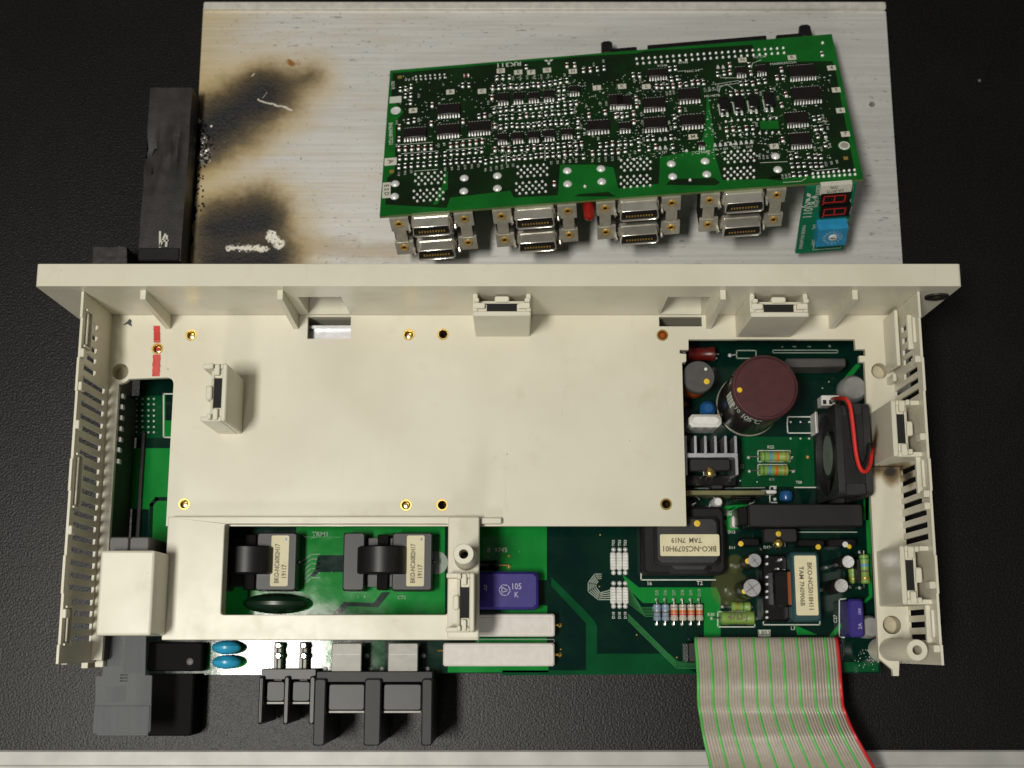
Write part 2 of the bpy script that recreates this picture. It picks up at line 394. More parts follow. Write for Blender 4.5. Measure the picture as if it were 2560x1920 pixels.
COL = scene.collection
BASE = {}
def thing(name, label, cat, base=(0, 0, 0), matrix=None):
    o = bpy.data.objects.new(name, None); COL.objects.link(o); o.empty_display_size = 0.01
    if matrix is not None: o.matrix_world = matrix; BASE[o.name] = (0, 0, 0)
    else: o.location = [q*MM for q in base]; BASE[o.name] = base
    o['label'] = label; o['category'] = cat
    return o
def base_of(o):
    while o.parent is not None: o = o.parent
    return BASE.get(o.name, (0, 0, 0))
def obj(name, mb, m, parent=None, label=None):
    o = bpy.data.objects.new(name, mb.mesh(name, m, base_of(parent) if parent else (0, 0, 0)))
    COL.objects.link(o)
    if parent: o.parent = parent
    if label: o['label'] = label
    return o
def inst(name, me, parent, loc, rz=0.0, scale=None):   # loc in the same frame as the parent's authored coordinates
    o = bpy.data.objects.new(name, me); COL.objects.link(o); o.parent = parent
    b = base_of(parent)
    o.location = [(q-w)*MM for q, w in zip(loc, b)]
    # a parent that was itself placed carries its own location
    if parent.parent is not None and parent.location.length > 0: o.location = [a - c for a, c in zip(o.location, parent.location)]
    o.rotation_euler.z = rz
    if scale: o.scale = scale
    return o
TEXTS = []
def text(s, x, y, z, h, parent, m='silk', rz=0.0, name='printed_text', align='CENTER', sx=1.0, tilt=None, space=1.0):
    c = bpy.data.curves.new(name, 'FONT'); c.body = s; c.size = h/0.72*MM; c.align_x = align; c.align_y = 'CENTER'
    c.resolution_u = 2; c.offset = h*MM*(0.035 if m == 'ink' else 0.012); c.space_character = space; c.materials.append(MATS[m])
    o = bpy.data.objects.new(name, c); COL.objects.link(o); o.parent = parent
    b = base_of(parent); o.location = [(x-b[0])*MM, (y-b[1])*MM, (z-b[2])*MM]
    o.rotation_euler = tilt if tilt else (0, 0, rz); o.scale = (sx, 1, 1)
    TEXTS.append(o)
    return o
# ================================================================ the setting
def struct(name, mb, m):
    o = obj(name, mb, m); o['kind'] = 'structure'; return o
edge_y = P(1280, 1876, 2)[1]
bench_pts = MB().box(-1400, edge_y, -32, 1400, 1500, 0)
struct('bench_top', bench_pts, 'bench')
struct('bench_edge_trim', MB().box(-1400, edge_y - 7.2, -32, 1400, edge_y + 0.0, 1.4, 0.9).box(-1400, edge_y - 9.6, -30, 1400, edge_y - 7.25, -1.6), 'trim')
struct('room_floor', MB().box(-3000, -3000, -760, 3000, 3000, -750), 'far_floor')

# ================================================================ scorched aluminium plate
pt = thing('metal_plate', 'large aluminium plate scorched black and brown by fire behind the cream case', 'metal plate', (17, 250, 0))
x0, x1, y0, y1 = -157.3, 191.0, 118.0, 317.5
def rag(y):
    r = 0.0
    for wc, wd, d in ((PP(PL, 720, 830, 8)[1], 7, 1.8), (PP(PL, 700, 950, 8)[1], 9, 2.2), (PP(PL, 690, 1160, 8)[1], 12, 1.6), (PP(PL, 680, 1310, 8)[1], 4, 2.4), (PP(PL, 675, 1460, 8)[1], 2.5, 1.5)):
        r += d * math.exp(-((y - wc) / wd) ** 2)
    return r
lf = []
y = y1
rr = random.Random(3)
while y > y0:
    lf.append((x0 + rag(y) * (0.35 + 0.65 * rr.random()), y)); y -= 0.9 if rag(y) > 0.3 else 4.0
outline = lf + [(x0, y0), (x1, y0), (x1 - 0.6, y1 - 1.5)]
hx, hy = P(2180, 261, 8)
obj('plate_sheet', MB().slab(outline, [circ(hx, hy, 1.5, 14)], 0.2, 8), 'plate', pt)
obj('rear_flange', MB().box(x0 + 0.6, y1 - 1.4, 0.3, x1 - 1, y1 + 2.6, 10.5, 0.5), 'white_metal', pt)
bead = MB()
for k in range(60):
    yy = PP(PL, 700, 760 + 540 * rr.random() ** 1.4, 8)[1]
    bead.lathe([(0.1, -0.3), (0.5 + rr.random() * 0.5, 0.1), (0.4, 0.6), (0.1, 0.8)], 6, (x0 + rag(yy) * 0.6 + rr.random() * 4.5, yy, 7.7))
ob = obj('melted_bead', bead, 'char', pt); ob['kind'] = 'stuff'
fk = MB(); fk2 = MB()
for k in range(150):
    cx_, cy_ = PP(PL, rr.gauss(745, 28), rr.gauss(885, 55), 8); cx_ = max(cx_, x0 + rag(cy_) + .3); s_ = rr.uniform(.35, 1.2)
    (fk if k % 3 == 0 else fk2).lathe([(s_, -.2), (s_*rr.uniform(.6, 1), rr.uniform(.2, .8)), (.1, rr.uniform(.6, 1.3))], 5, (cx_, cy_, 8.0))
for m_, mm_ in ((fk, 'flake'), (fk2, 'char')): ob = obj('melted_flake', m_, mm_, pt); ob['kind'] = 'stuff'

# ================================================================ charred blocks beside the plate
def rough_block(name, label, px, z, h, mm, sub, seed, dent=None):
    pts = [P(u, v, h) for u, v in px]           # top face corners, clockwise from upper left
    rg = random.Random(seed)
    cx = sum(p[0] for p in pts) / 4; cy = sum(p[1] for p in pts) / 4
    t = thing(name, label, 'burnt block', (cx, cy, 0))
    bm = bmesh.new()
    bmesh.ops.create_cube(bm, size=1.0)
    bmesh.ops.subdivide_edges(bm, edges=bm.edges[:], cuts=13, use_grid_fill=True)
    vs = []
    for v in bm.verts:
        a, b = v.co.x + .5, v.co.y + .5
        top = [pts[0][i] * (1 - a) + pts[1][i] * a for i in (0, 1)]; bot = [pts[3][i] * (1 - a) + pts[2][i] * a for i in (0, 1)]
        x = bot[0] * (1 - b) + top[0] * b; y = bot[1] * (1 - b) + top[1] * b
        zz = z + (v.co.z + .5) * (h - z)
        j = 0.09
        if dent:
            for du, dv, rad, dep in dent:
                q = P(du, dv, h); w = math.exp(-(((x - q[0]) / rad) ** 2 + ((y - q[1]) / (rad * 1.5)) ** 2))
                zz -= w * dep * (v.co.z + .5); j += w * 1.3
        v.co = ((x - cx + rg.uniform(-j, j)) * MM, (y - cy + rg.uniform(-j, j)) * MM, max(0.1, zz + rg.uniform(-j, j)) * MM)
    me = bpy.data.meshes.new('block_body'); bm.to_mesh(me); bm.free(); me.materials.append(MATS['char'])
    me.shade_smooth(); me.set_sharp_from_angle(angle=R(40))
    o = bpy.data.objects.new('block_body', me); COL.objects.link(o); o.parent = t
    return t
bk = rough_block('charred_block', 'long sooty black bar with pitted side and chalk mark beside the scorched plate',
                 [PL(428, 535), PL(685, 535), PL(612, 1590), PL(352, 1585)], 0.2, 24, 'char', None, 5, [(*PL(430, 960), 7, 1.2), (*PL(560, 900), 6, .4)])
obj('end_cap', MB().box(*[q for q in (P(*PL(352, 1585), 24.4)[0], P(*PL(352, 1590), 24.4)[1], 1.0)], *(P(*PL(610, 1510), 24.4)[0], P(*PL(610, 1512), 24.4)[1], 24.9), 0.6), 'black_matte', bk)
mk = MB()
for a, b in (((488, 1415), (488, 1505)), ((488, 1500), (520, 1430)), ((505, 1470), (535, 1465)), ((530, 1440), (525, 1500))):
    mk.ribbon([P(*PL(*a), 25), P(*PL(*b), 25)], 1.0, 25.0)
obj('chalk_mark', mk, 'paper_white', bk)
rough_block('charred_block', 'short burnt black stub poking out behind the cream case at its corner',
            [PL(80, 1505), PL(285, 1505), PL(285, 1680), PL(75, 1680)], 0.2, 20, 'char', None, 9)

# ================================================================ cream front case
ZF, ZT, ZW = 56.0, 103.0, 95.0
YF = 143.9                                    # inner face of the flange
XL, XR = -178.0, 168.5                        # inner faces of the side walls
case = thing('front_case', 'cream plastic equipment cover lying open side up with vented side walls and latches', 'equipment cover', (-5, 70, 20))
def PY(u, v, Y):
    d = ray(u, v); k = Y / d.y; return (d.x * k, CAM_H + d.z * k)
def PX(u, v, X):
    d = ray(u, v); k = X / d.x; return (d.y * k, CAM_H + d.z * k)
def bev(o, w=0.5, seg=2):
    b = o.modifiers.new('edge', 'BEVEL'); b.width = w * MM; b.segments = seg; b.limit_method = 'ANGLE'; b.angle_limit = R(40); return o

R1 = crop(2000, 640, 440 / 2028); R2 = crop(2080, 960, 360 / 1659); R3 = crop(2080, 1300, 360 / 1422)
L1 = crop(100, 700, 360 / 1194); L2 = crop(100, 1180, 360 / 1149); C6 = crop(1060, 1260, 380 / 1659); T3 = crop(80, 640, 640 / 2212)
q = lambda c, x, y, z=ZF: PP(c, x, y, z)
holeL = q(L1, 665, 760); holeR = q(R1, 915, 1325); holeR2 = q(R3, 592, 1037)
fl = [(XL, YF - 0.1), (XR, YF - 0.1), (XR, -5)]
fl += [q(R3, 665, 1395), q(R3, 660, 1540), q(R3, 605, 1540), q(R3, 600, 1480), q(R3, 462, 1365)]
rx = 156.0
fl += [(rx, q(R1, 700, 1222)[1]), (q(R1, 685, 1222)[0], q(R1, 700, 1222)[1]), (q(R1, 685, 1222)[0], q(R1, 700, 1150)[1]), (q(R1, 755, 1150)[0], q(R1, 700, 1150)[1]),
       (q(R1, 755, 1150)[0], q(R1, 700, 1075)[1]), (q(R1, 640, 1075)[0], q(R1, 700, 1075)[1]), (q(R1, 632, 960)[0], q(R1, 632, 960)[1])]
fl += [q(TR, 142, 98), q(TR, 142, 188), q(TR, 66, 188), q(TR, 66, 220), q(TR, 122, 226), q(TR, 122, 288), (75.2, q(TR, 66, 300)[1])]
fl += [(75.2, 50.0), (-149.2, 50.0)]
cr = 3.0; ty = q(L1, 900, 808)[1]
fl += [(-149.2, ty - cr)] + [(-149.2 - cr + cr * math.cos(R(a)), ty - cr + cr * math.sin(R(a))) for a in (22, 45, 68, 90)]
fl += [(holeL[0] + 5.3 * math.cos(R(a)), holeL[1] + 5.3 * math.sin(R(a))) for a in (-38, -52, -66, -80)]
fl += [(-173.3, holeL[1] - 5.6), (-173.3, -6.5), (XL, -6.5)]
# openings next to the flange
sqL = (P(768, 847, ZF), P(876, 847, ZF)); sqR = (P(1648, 816, ZF), P(1755, 816, ZF))
holes = [rect(sqL[0][0], sqL[0][1], sqL[1][0], YF - 0.8), rect(sqR[0][0], sqR[0][1], sqR[1][0], YF - 0.8),
         circ(*holeL, 3.7, 24), circ(*holeR, 3.6, 24), circ(*holeR2, 3.9, 24)]
ins = [(413, 724), (883, 723), (957, 722), (1431, 724), (340, 753), (398, 1089), (877, 1091), (955, 1091), (1439, 1089)]
ins = [P(*DS(*a), ZF) for a in ins]
holes += [circ(x, y, 1.9, 16) for x, y in ins]
obj('floor_panel', MB().slab(fl, holes, 53.4, ZF), 'cream', case)
# flange with two windows
wins = [rect(sqL[0][0] + 0.5, 57.5, sqL[1][0] - 0.5, 86), rect(sqR[0][0] + 0.5, 57.5, sqR[1][0] - 0.5, 86)]
bev(obj('flange', MB().slab(rrect(-195.4, 20.2, 184.4, ZT, 1.2, 3), wins, YF, 153.4, lambda a, b, t: (a, t, b)), 'cream', case), 0.6, 2)
gx, gz = PY(*F2(2015, 905), YF)
sc = MB().lathe([(5.0, 0), (5.0, -0.8), (4.0, -0.9), (3.4, -0.5)], 28, (gx, YF, gz), 'y')
so = obj('flange_screw', sc, 'dark_grey', case)
obj('screw_recess', MB().lathe([(2.2, -0.75), (1.4, -1.2)], 12, (gx, YF, gz), 'y'), 'zinc', so)
# side walls with ventilation slots
def slots(c, lst, X):
    o = []
    for x0_, y0_, x1_, y1_ in lst:
        a = PX(*c(x0_, y0_), X); b = PX(*c(x1_, y1_), X)
        yc = (a[0] + b[0]) / 2; o.append((yc, max(56.3, min(a[1], b[1])), min(89, max(a[1], b[1]) + 1.5)))
    return o
SL = slots(L1, [(410,345,480,410),(405,445,475,495),(400,540,470,605),(395,635,465,685),(335,690,460,790),(325,790,535,935),(320,890,530,1035),(315,990,525,1125),
     (305,1095,520,1225),(300,1190,510,1310),(290,1290,500,1410),(340,1410,495,1515),(335,1525,490,1605)], XL)
SL += slots(L2, [(315,35,470,95),(310,135,465,195),(305,235,460,290),(245,305,450,380),(235,400,445,470),(230,505,440,565),(228,605,440,665),(220,705,435,760),(215,805,430,855),
     (208,905,428,950),(262,1018,418,1055),(255,1113,415,1145),(250,1215,412,1245),(245,1314,410,1342)], XL)
SR = slots(R1, [(1265,770,1170,870),(1270,910,1180,1000),(1280,1045,1185,1130),(1285,1170,1195,1240),(1380,1280,1200,1395),(1390,1405,1095,1600),(1400,1545,1150,1680)], XR)
SR += slots(R2, [(1000,930,790,1030),(1010,1065,790,1170),(1020,1205,795,1305),(1025,1340,800,1425),(1120,1460,805,1570)], XR)
SR += slots(R3, [(1005,0,690,-5),(965,30,700,120),(970,150,705,230),(930,900,735,930),(930,1025,740,1045),(935,1145,740,1170)], XR)
def wall(X0, X1, S, y0_):
    S = sorted(S); hs = []; last = -99
    for yc, z0_, z1_ in S:
        if yc - 1.15 < last + 0.8 or z1_ - z0_ < 3: continue
        hs.append(rect(yc - 1.2, z0_, yc + 1.2, z1_)); last = yc + 1.2
    # stepped upper rim
    top = [(YF - 0.1, ZW)]; yy = YF - 0.1; hi = True; k = 0
    for step in (11, 17, 14, 28, 13, 26, 15, 20, 99):
        ny = max(y0_, yy - step); z = ZW if hi else ZW - 0.9
        top += [(yy, z), (ny, z)]; yy = ny; hi = not hi
        if yy <= y0_: break
    return MB().slab([(y0_, 21.0), (YF - 0.1, 21.0)] + top[1:], hs, X0, X1, lambda a, b, t: (t, a, b))
obj('side_wall', wall(XL - 1.0, XL, SL, -7.5), 'cream', case)
obj('side_wall', wall(XR, XR + 1.0, SR, -8.0), 'cream', case)
# clip rails and rim tabs along the walls
def px_box(c, x0_, y0_, x1_, y1_, X, t, zc, zh):
    a = PX(*c(x0_, y0_), X); b = PX(*c(x1_, y1_), X); return min(a[0], b[0]), max(a[0], b[0])
for c, ya, yb in ((L1, 270, 580), (L1, 1450, 1900), (L2, 1070, 1385)):
    Y1 = P(*c(350, ya), 86)[1]; Y0 = P(*c(300, yb), 86)[1]
    rail = MB().box(XL, Y0, 84.5, XL + 1.2, Y1, 86.0, 0.2).box(XL, Y0 + 1.5, 89.0, XL + 0.9, Y1 - 1.5, 90.3, 0.2).box(XL, Y1 - .8, 86, XL + 1.0, Y1, 92).box(XL, Y0, 86, XL + 1.0, Y0 + .8, 92)
    obj('clip_rail', rail, 'cream', case)
for c, ya, yb in ((R1, 690, 1085), (R2, 840, 1265), (R3, 840, 1210)):
    Y1 = P(*c(1300, ya), 84)[1]; Y0 = P(*c(1300, yb), 84)[1]
    rail = MB().box(XR - 2.0, Y0, 84, XR, Y1, 86, 0.3).box(XR - 1.1, Y0 + 2, 88.5, XR, Y1 - 2, 90, 0.2)
    obj('clip_rail', rail, 'cream', case)
for c, x, y in ((R1, 1370, 1180), (R2, 1130, 600), (R2, 1150, 1260), (R2, 1150, 1400), (R3, 1040, 640), (R3, 1060, 1270)):
    Y = P(*c(x, y), ZW)[1]; obj('rim_tab', MB().box(XR - 2.4, Y - 1.4, 89, XR - 0.0, Y + 1.4, ZW - 0.4, 0.3), 'cream', case)
for y in (118, 104, 88, 45, 12):
    obj('rim_tab', MB().box(XL, y - 1.8, 90, XL + 1.5, y + 1.8, ZW - 0.4, 0.3), 'cream', case)
# a deeper ledge rib along the right wall, from the flange down
a = P(*R1(1120, 610), 74)[1]; b = P(*R1(1160, 1280), 70)[1]
obj('wall_rib', MB().box(165.2, b, ZF, 166.8, a, 73, 0.4), 'cream', case)
a = P(*R1(1170, 1350), 66)[1]; obj('wall_rib', MB().box(165.2, a - 3.5, ZF, 166.8, a, 66, 0.4), 'cream', case)
# gussets between floor and flange
for (xa, ya), (xb, yb) in (((320, 640), (365, 690)), ((605, 632), (640, 692)), ((1562, 628), (1530, 700)), ((1850, 630), (1795, 695))):
    X = P(*DS(xb, yb), ZF)[0]
    g = MB().slab([(YF - 0.05, ZF), (YF - 0.05, 97), (YF - 4.0, 97), (YF - 6.5, ZF)], [], X - 1.1, X + 1.1, lambda u, v, t: (t, u, v))
    obj('gusset', g, 'cream', case)
# latch boxes
def latch(origin, ax, w, dep, zb, zt):
    # origin: middle of the front face; ax: unit direction from the front face towards the back
    bx, by = ax; ox, oy = origin; tx, ty = -by, bx
    def bb(a0, a1, b0, b1, z0_, z1_, c=0.35):
        xs = [ox + tx*a + bx*b for a in (a0, a1) for b in (b0, b1)]; ys = [oy + ty*a + by*b for a in (a0, a1) for b in (b0, b1)]
        return min(xs), min(ys), z0_, max(xs), max(ys), z1_, c
    h = w / 2
    o = obj('latch_box', MB().box(*bb(-h, h, 0, 2.0, zb, zt, 0.5)).box(*bb(-h, -h+2, 2.0, dep, zb, zt - 1.2)).box(*bb(h-2, h, 2.0, dep, zb, zt - 1.2))
            .box(*bb(-h+2, -h*0.52, 2.0, 5.6, zb, zt - 2)).box(*bb(h*0.52, h-2, 2.0, 5.6, zb, zt - 2)).box(*bb(-h+2, h-2, 6.0, 7.2, zb, zt - 3.2)), 'cream', case)
    obj('slot_shade', MB().box(*bb(-h*0.515, h*0.515, 1.95, 5.95, zb, max(zb + 2, zt - 3.0), 0)), 'dark_hole', o)  # solid black block; the slot's inner shade is put into its colour
    obj('latch_tooth', MB().box(*bb(-3, 3, 6.4, 8.9, zb, zt - 1.5, 0.5)), 'cream', o)
    for s in (-1, 1):
        a0, a1 = sorted((s * (h - 0.4), s * (h - 2.6)))
        obj('latch_prong', MB().box(*bb(a0, a1, 5.4, 7.0, zt - 12, zt + 2.5, 0.3)).box(*bb(*sorted((s*(h-0.4), s*(h-5.0))), 3.2, 5.5, zt - 4, zt + 0.3, 0.3)), 'cream', o)
    return o
ca, cb = P(*F1(905, 1275), 93), P(*F1(1408, 1275), 93)
latch(((ca[0] + cb[0]) / 2, 134.0), (0, 1), 24.2, YF - 134.0, ZF, 93)
ra = P(*F2(850, 1010), 93)[0]; fy = P(*F2(950, 1165), ZF)[1]
latch((ra + 12.0, fy), (0, 1), 24.2, YF - fy, ZF, 93)
la, lb = P(*T3(1690, 930), 90), P(*T3(1690, 1420), 90)
latch((la[0], (la[1] + lb[1]) / 2), (-1, 0), 24.2, 10.6, ZF, 90)
for c, ya, yb in ((R2, 180, 830), (R3, 252, 832)):
    Y1 = P(*c(720, ya), 90)[1]; Y0 = P(*c(720, yb), 90)[1]
    latch((rx + 0.4, (Y0 + Y1) / 2), (1, 0), Y1 - Y0, XR - rx - 0.4, ZF - 2.4, 90)
# raised frame round the transformer window, with its strut, post and low latch
ZR = 62.0
fo = [P(*DS(363, 1117), ZR)[0], 1.8, -14.0, P(*DS(700, 1116), ZR)[1]]
wi = [P(*DS(478, 1300), ZR)[0], P(*DS(700, 1328), ZR)[1], P(*DS(967, 1300), ZR)[0], P(*DS(700, 1131), ZR)[1]]
bev(obj('window_frame', MB().slab(rect(*fo), [rrect(*wi, 1.2, 3)], 53.0, ZR), 'cream', case), 0.4, 2)
sx0 = P(*C6(262, 500), ZR + 3)[0]; sy1 = P(*C6(400, 140), ZR + 3)[1]
obj('strut', MB().box(sx0, fo[1] + 0.6, 53.0, fo[2] + 0.1, sy1, ZR + 3, 0.5), 'cream', case)
ll = P(*C6(640, 215), 60); lr = P(*C6(845, 150), 60)
obj('lip', MB().box(fo[2] + 0.2, ll[1], 52.0, lr[0], lr[1], 60, 0.4), 'cream', case)
pc = P(*C6(432, 545), 95)
obj('screw_post', MB().lathe([(5.0, ZR + 2), (4.1, 94.6), (3.9, 95), (1.9, 95), (1.7, 70)], 28, (pc[0], pc[1], 0)), 'cream', case)
la, lb = P(*C6(550, 745), 76), P(*C6(550, 1405), 76)
latch((la[0], (la[1] + lb[1]) / 2), (-1, 0), 24.0, 11.6, 57.0, 76)
# corner post at the lower end of the right wall
pc = P(*R3(842, 1285), 93)
po = obj('screw_post', MB().lathe([(5.0, 40), (4.2, 92.6), (4.0, 93), (1.9, 93), (1.7, 74)], 28, (pc[0], pc[1], 0)), 'cream', case)
pass
# closed wells under the round holes
for x, y in (holeL, holeR, holeR2):
    obj('round_well', MB().lathe([(3.7, 55.6), (3.6, 50), (0.01, 49.8)], 24, (x, y, 0), cap=False), 'cream_dark', case)
# threaded brass inserts
for k, (x, y) in enumerate(ins):
    m = obj('brass_insert', MB().lathe([(1.75, 47), (1.75, ZF - 0.2), (1.9, ZF + 0.12), (2.5, ZF + 0.12), (2.6, ZF + 0.02)], 24, (x, y, 0), cap=False), 'brass', case)
    if k in (0, 1, 4, 5, 6): obj('screw_tip', MB().lathe([(1.65, 48), (1.6, 53.5), (1.2, 54.3), (0.4, 54.5)], 14, (x, y, 0)), 'zinc', m)
    elif k == 3: obj('screw_tip', MB().lathe([(1.65, 48), (1.6, 55.2), (1.2, 55.7)], 14, (x, y, 0)), 'copper_wire', m)
    else: obj('bore', MB().lathe([(1.7, 47.5), (0.05, 47)], 14, (x, y, 0), cap=False), 'dark_hole', m)
# red paint stroke across one insert
ix, iy = ins[4]
def stroke(pts, w, z, seed):
    rg = random.Random(seed); l = []; r = []
    n = 14
    for i in range(n + 1):
        f = i / n; x = pts[0][0] * (1-f) + pts[1][0] * f; y = pts[0][1] * (1-f) + pts[1][1] * f
        l.append((x - w/2 + rg.uniform(-.18, .18), y)); r.append((x + w/2 + rg.uniform(-.18, .18), y))
    return MB().slab(l + r[::-1], [], z, z + 0.05)
tp = q(T3, 1078, 603); b1 = q(T3, 1082, 730); b2 = q(T3, 1080, 860); b3 = q(T3, 1070, 1040)
obj('red_mark', stroke((tp, b1), 3.0, ZF + 0.03, 1), 'red_paint', case)
obj('red_mark', stroke(((b1[0], b1[1] - .05), (b1[0], iy + 2.7)), 3.1, ZF + 0.03, 2), 'red_wash', case)
obj('red_mark', stroke(((b2[0], iy - 2.7), b3), 3.5, ZF + 0.03, 4), 'red_wash', case)
obj('red_mark', MB().lathe([(1.0, 54.55), (0.9, 54.7)], 12, (ix, iy, 0)), 'red_paint', case)
# broken speck of black plastic on the floor of the case
s0 = q(T3, 835, 580)
deb = thing('debris_flake', 'tiny black burnt flake on the cream case floor near the red paint mark', 'debris', (s0[0], s0[1], ZF))
obj('flake', MB().slab([(s0[0]-2.2, s0[1]-1.0), (s0[0]-.4, s0[1]-.4), (s0[0]+1.5, s0[1]-1.6), (s0[0]+1.0, s0[1]+.3), (s0[0]+1.4, s0[1]+.9), (s0[0]+.4, s0[1]+1.8), (s0[0]-.3, s0[1]+.7)], [], ZF + 0.1, ZF + 0.7), 'char', deb)
# solid terminal cover over the lower end
bev(obj('terminal_cover', MB().box(-167.7, 3.5, 50, -145.5, 37.6, 84), 'cream_lit', case), 1.1, 3)
# lower inner wall under the ledge; white blocks added in place of lit squares
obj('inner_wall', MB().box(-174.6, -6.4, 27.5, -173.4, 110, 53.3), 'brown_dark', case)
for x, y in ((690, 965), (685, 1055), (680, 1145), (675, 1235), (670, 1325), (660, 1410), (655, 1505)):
    Y, z = PX(*L1(x, y), -172.6); obj('lit_square', MB().box(-173.4, Y - 1.0, z - 1.6, -172.0, Y + 1.0, z + 1.6, 0.2), 'white_pl', case)
obj('end_web', MB().box(XL, -9.5, 26, XL + 3.5, -6.6, 50, 0.3), 'cream', case)
for x, y in ((355, 1540), (190, 1510)):
    p = P(*L2(x, y), 40); obj('foot_tab', MB().box(p[0] - 1.4, p[1] - 1.4, 30, p[0] + 1.4, p[1] + 2.5, 40, 0.2), 'cream', case)
# foot under the case so that it stands on the bench
for X in (-180.3, 168.7):
    obj('wall_foot', MB().box(X, 10, 0.2, X + 2.0, 40, 20.9), 'cream', case)
obj('flange_foot', MB().box(-194, 145, 0.2, -160, 152, 20.0), 'cream', case)
# ================================================================ power board under the case
ZP = 26.0
pb = thing('power_board', 'large green power supply circuit board with transformers and capacitors lying under the cream case', 'circuit board', (0, 60, 24))
PX0, PX1, PY0, PY1 = -173.0, 164.0, -12.6, 141.0
obj('board_sheet', MB().box(PX0, PY0, ZP - 1.6, PX1, PY1, ZP), 'pcb_dark', pb)
for x, y in ((-160, 130), (150, 130), (-160, 30), (150, 10), (0, 60), (20, -5), (-30, 125)):
    obj('standoff', MB().lathe([(3, 0.2 if y < 117 else 8.3), (3, ZP - 1.7)], 10, (x, y, 0)), 'zinc', pb)
def W(c, x, y, h=0.0): return PP(c, x, y, ZP + h)
def area(c, pts, m, k=1):                     # copper pour seen through the solder mask: a thin raised sheet
    w = [W(c, *a) for a in pts]
    return obj('copper_area', MB().slab(w, [], ZP + 0.0, ZP + 0.05 * k), m, pb)
def carea(c, x0, y0, x1, y1, m, k=1): return area(c, [(x0, y1), (x1, y1), (x1, y0), (x0, y0)], m, k)
def line(c, pts, w=0.35, m='silk', name='silkscreen_line', z=0.16):
    return obj(name, MB().ribbon([W(c, *a) for a in pts], w, ZP + z), m, pb)
def outline(c, x0, y0, x1, y1, w=0.4, m='silk'):
    return line(c, [(x0, y0), (x1, y0), (x1, y1), (x0, y1), (x0, y0)], w, m)
def silk(c, s, x, y, hpx, rz=0.0, m='silk', sx=1.0, z=0.2):
    a = W(c, x, y); b = W(c, x, y + hpx); return text(s, a[0], a[1], ZP + z, abs(a[1]-b[1]), pb, m, rz, sx=sx)
def topbox(c, x0, y0, x1, y1, h, z0=0.0):     # footprint of a box whose top face is seen at those pixels
    a = PP(c, x0, y1, ZP + h); b = PP(c, x1, y0, ZP + h)
    a2 = PP(c, x0, y0, ZP + h); b2 = PP(c, x1, y1, ZP + h)
    return min((a[0]+a2[0])/2, (b[0]+b2[0])/2), (a[1]+b2[1])/2, ZP + z0, max((a[0]+a2[0])/2, (b[0]+b2[0])/2), (b[1]+a2[1])/2, ZP + h
SOLD = MB().lathe([(0.75, 0), (0.6, 0.35), (0.35, 0.7), (0.1, 0.85)], 8).mesh('solder_joint', 'solder')
SOLDG = MB().lathe([(0.75, 0), (0.6, 0.3), (0.35, 0.55), (0.1, 0.65)], 8).mesh('solder_joint', 'gold')
def pad(c, x, y, s=1.0, gold=False):
    a = W(c, x, y); return inst('solder_joint', SOLDG if gold else SOLD, pb, (a[0], a[1], ZP + 0.1), scale=(s, s, s))

# --- copper pours (light green) seen through the mask
carea(L1, 740, 960, 1130, 1310, 'pcb_mid'); carea(L1, 740, 1395, 1130, 1900, 'pcb_green')
area(L2, [(880, -60), (1100, -60), (1100, 700), (860, 700)], 'pcb_green', 2)
line(L2, [(1020, 215), (930, 215), (890, 260), (880, 540)], 1.8, 'pcb_dark', 'trace_gap', 0.13)
carea(L1, 1025, 945, 1160, 1310, 'pcb_green', 2); carea(L1, 1040, 950, 1150, 1165, 'pcb_dark', 3)
outline(L1, 1025, 945, 1160, 1305, 0.6)
for i, x in enumerate((800, 850, 900, 945)):
    for j, y in enumerate((985, 1030, 1080, 1125, 1170, 1218, 1262)): pad(L1, x, y, 0.75)
obj('foam_gasket', MB().box(-170.6, 32, ZP + .1, -168.6, 96, ZP + 1.6, 0.4), 'char', pb)
# transformer window
area(BL, [(640, 150), (1430, 150), (1430, 640), (230, 640), (230, 480), (640, 480)], 'pcb_green')
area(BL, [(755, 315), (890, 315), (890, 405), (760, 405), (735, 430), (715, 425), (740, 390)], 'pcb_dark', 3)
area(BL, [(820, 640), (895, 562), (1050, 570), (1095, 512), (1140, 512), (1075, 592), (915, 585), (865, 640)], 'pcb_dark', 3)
area(BL, [(670, 160), (900, 160), (900, 315), (760, 315), (720, 300)], 'pcb_green', 2)
line(BL, [(1110, 520), (1050, 585), (900, 575), (840, 640)], 0.5, 'silk_dim', 'trace_edge', 0.14)
silk(BL, 'TRM1', 768, 205, 26, m='silk_dim')
silk(BL, '1    6', 985, 535, 16, m='silk_dim'); silk(BL, 'CT2', 1200, 540, 18, m='silk_dim')
for i in range(6): line(BL, [(668 + 5*i, 350 + 22*i), (720, 310 + 25*i), (765, 310 + 25*i)], 0.3, 'silk_dim', 'trace', 0.15)
gx, gy = W(BL, 1385, 355)
obj('pad_ring', MB().lathe([(5.2, ZP + 0.06), (5.2, ZP + 0.12)], 24, (gx, gy, 0)), 'silk_dim', pb)
# right of the strut
area(C6, [(560, 200), (1340, 200), (1340, 830), (1240, 830), (1240, 1100), (1345, 1110), (1345, 1200), (560, 1200)], 'pcb_green')
silk(C6, 'B  9745', 800, 505, 52); silk(C6, '- 02', 690, 578, 30, m='silk_dim')
pad(C6, 928, 568, 1.0, True); pad(C6, 925, 690, 1.3, True); pad(C6, 1042, 522, 0.4, True)
outline(C6, 590, 1478, 1420, 1520, 0.35, 'silk_dim')
carea(C6, 560, 1460, 1340, 1530, 'pcb_green', 2)
carea(BL, 1445, 895, 1980, 938, 'pcb_green')
carea(BL, 760, 770, 830, 905, 'pcb_green'); carea(BL, 1000, 770, 1110, 920, 'pcb_mid')
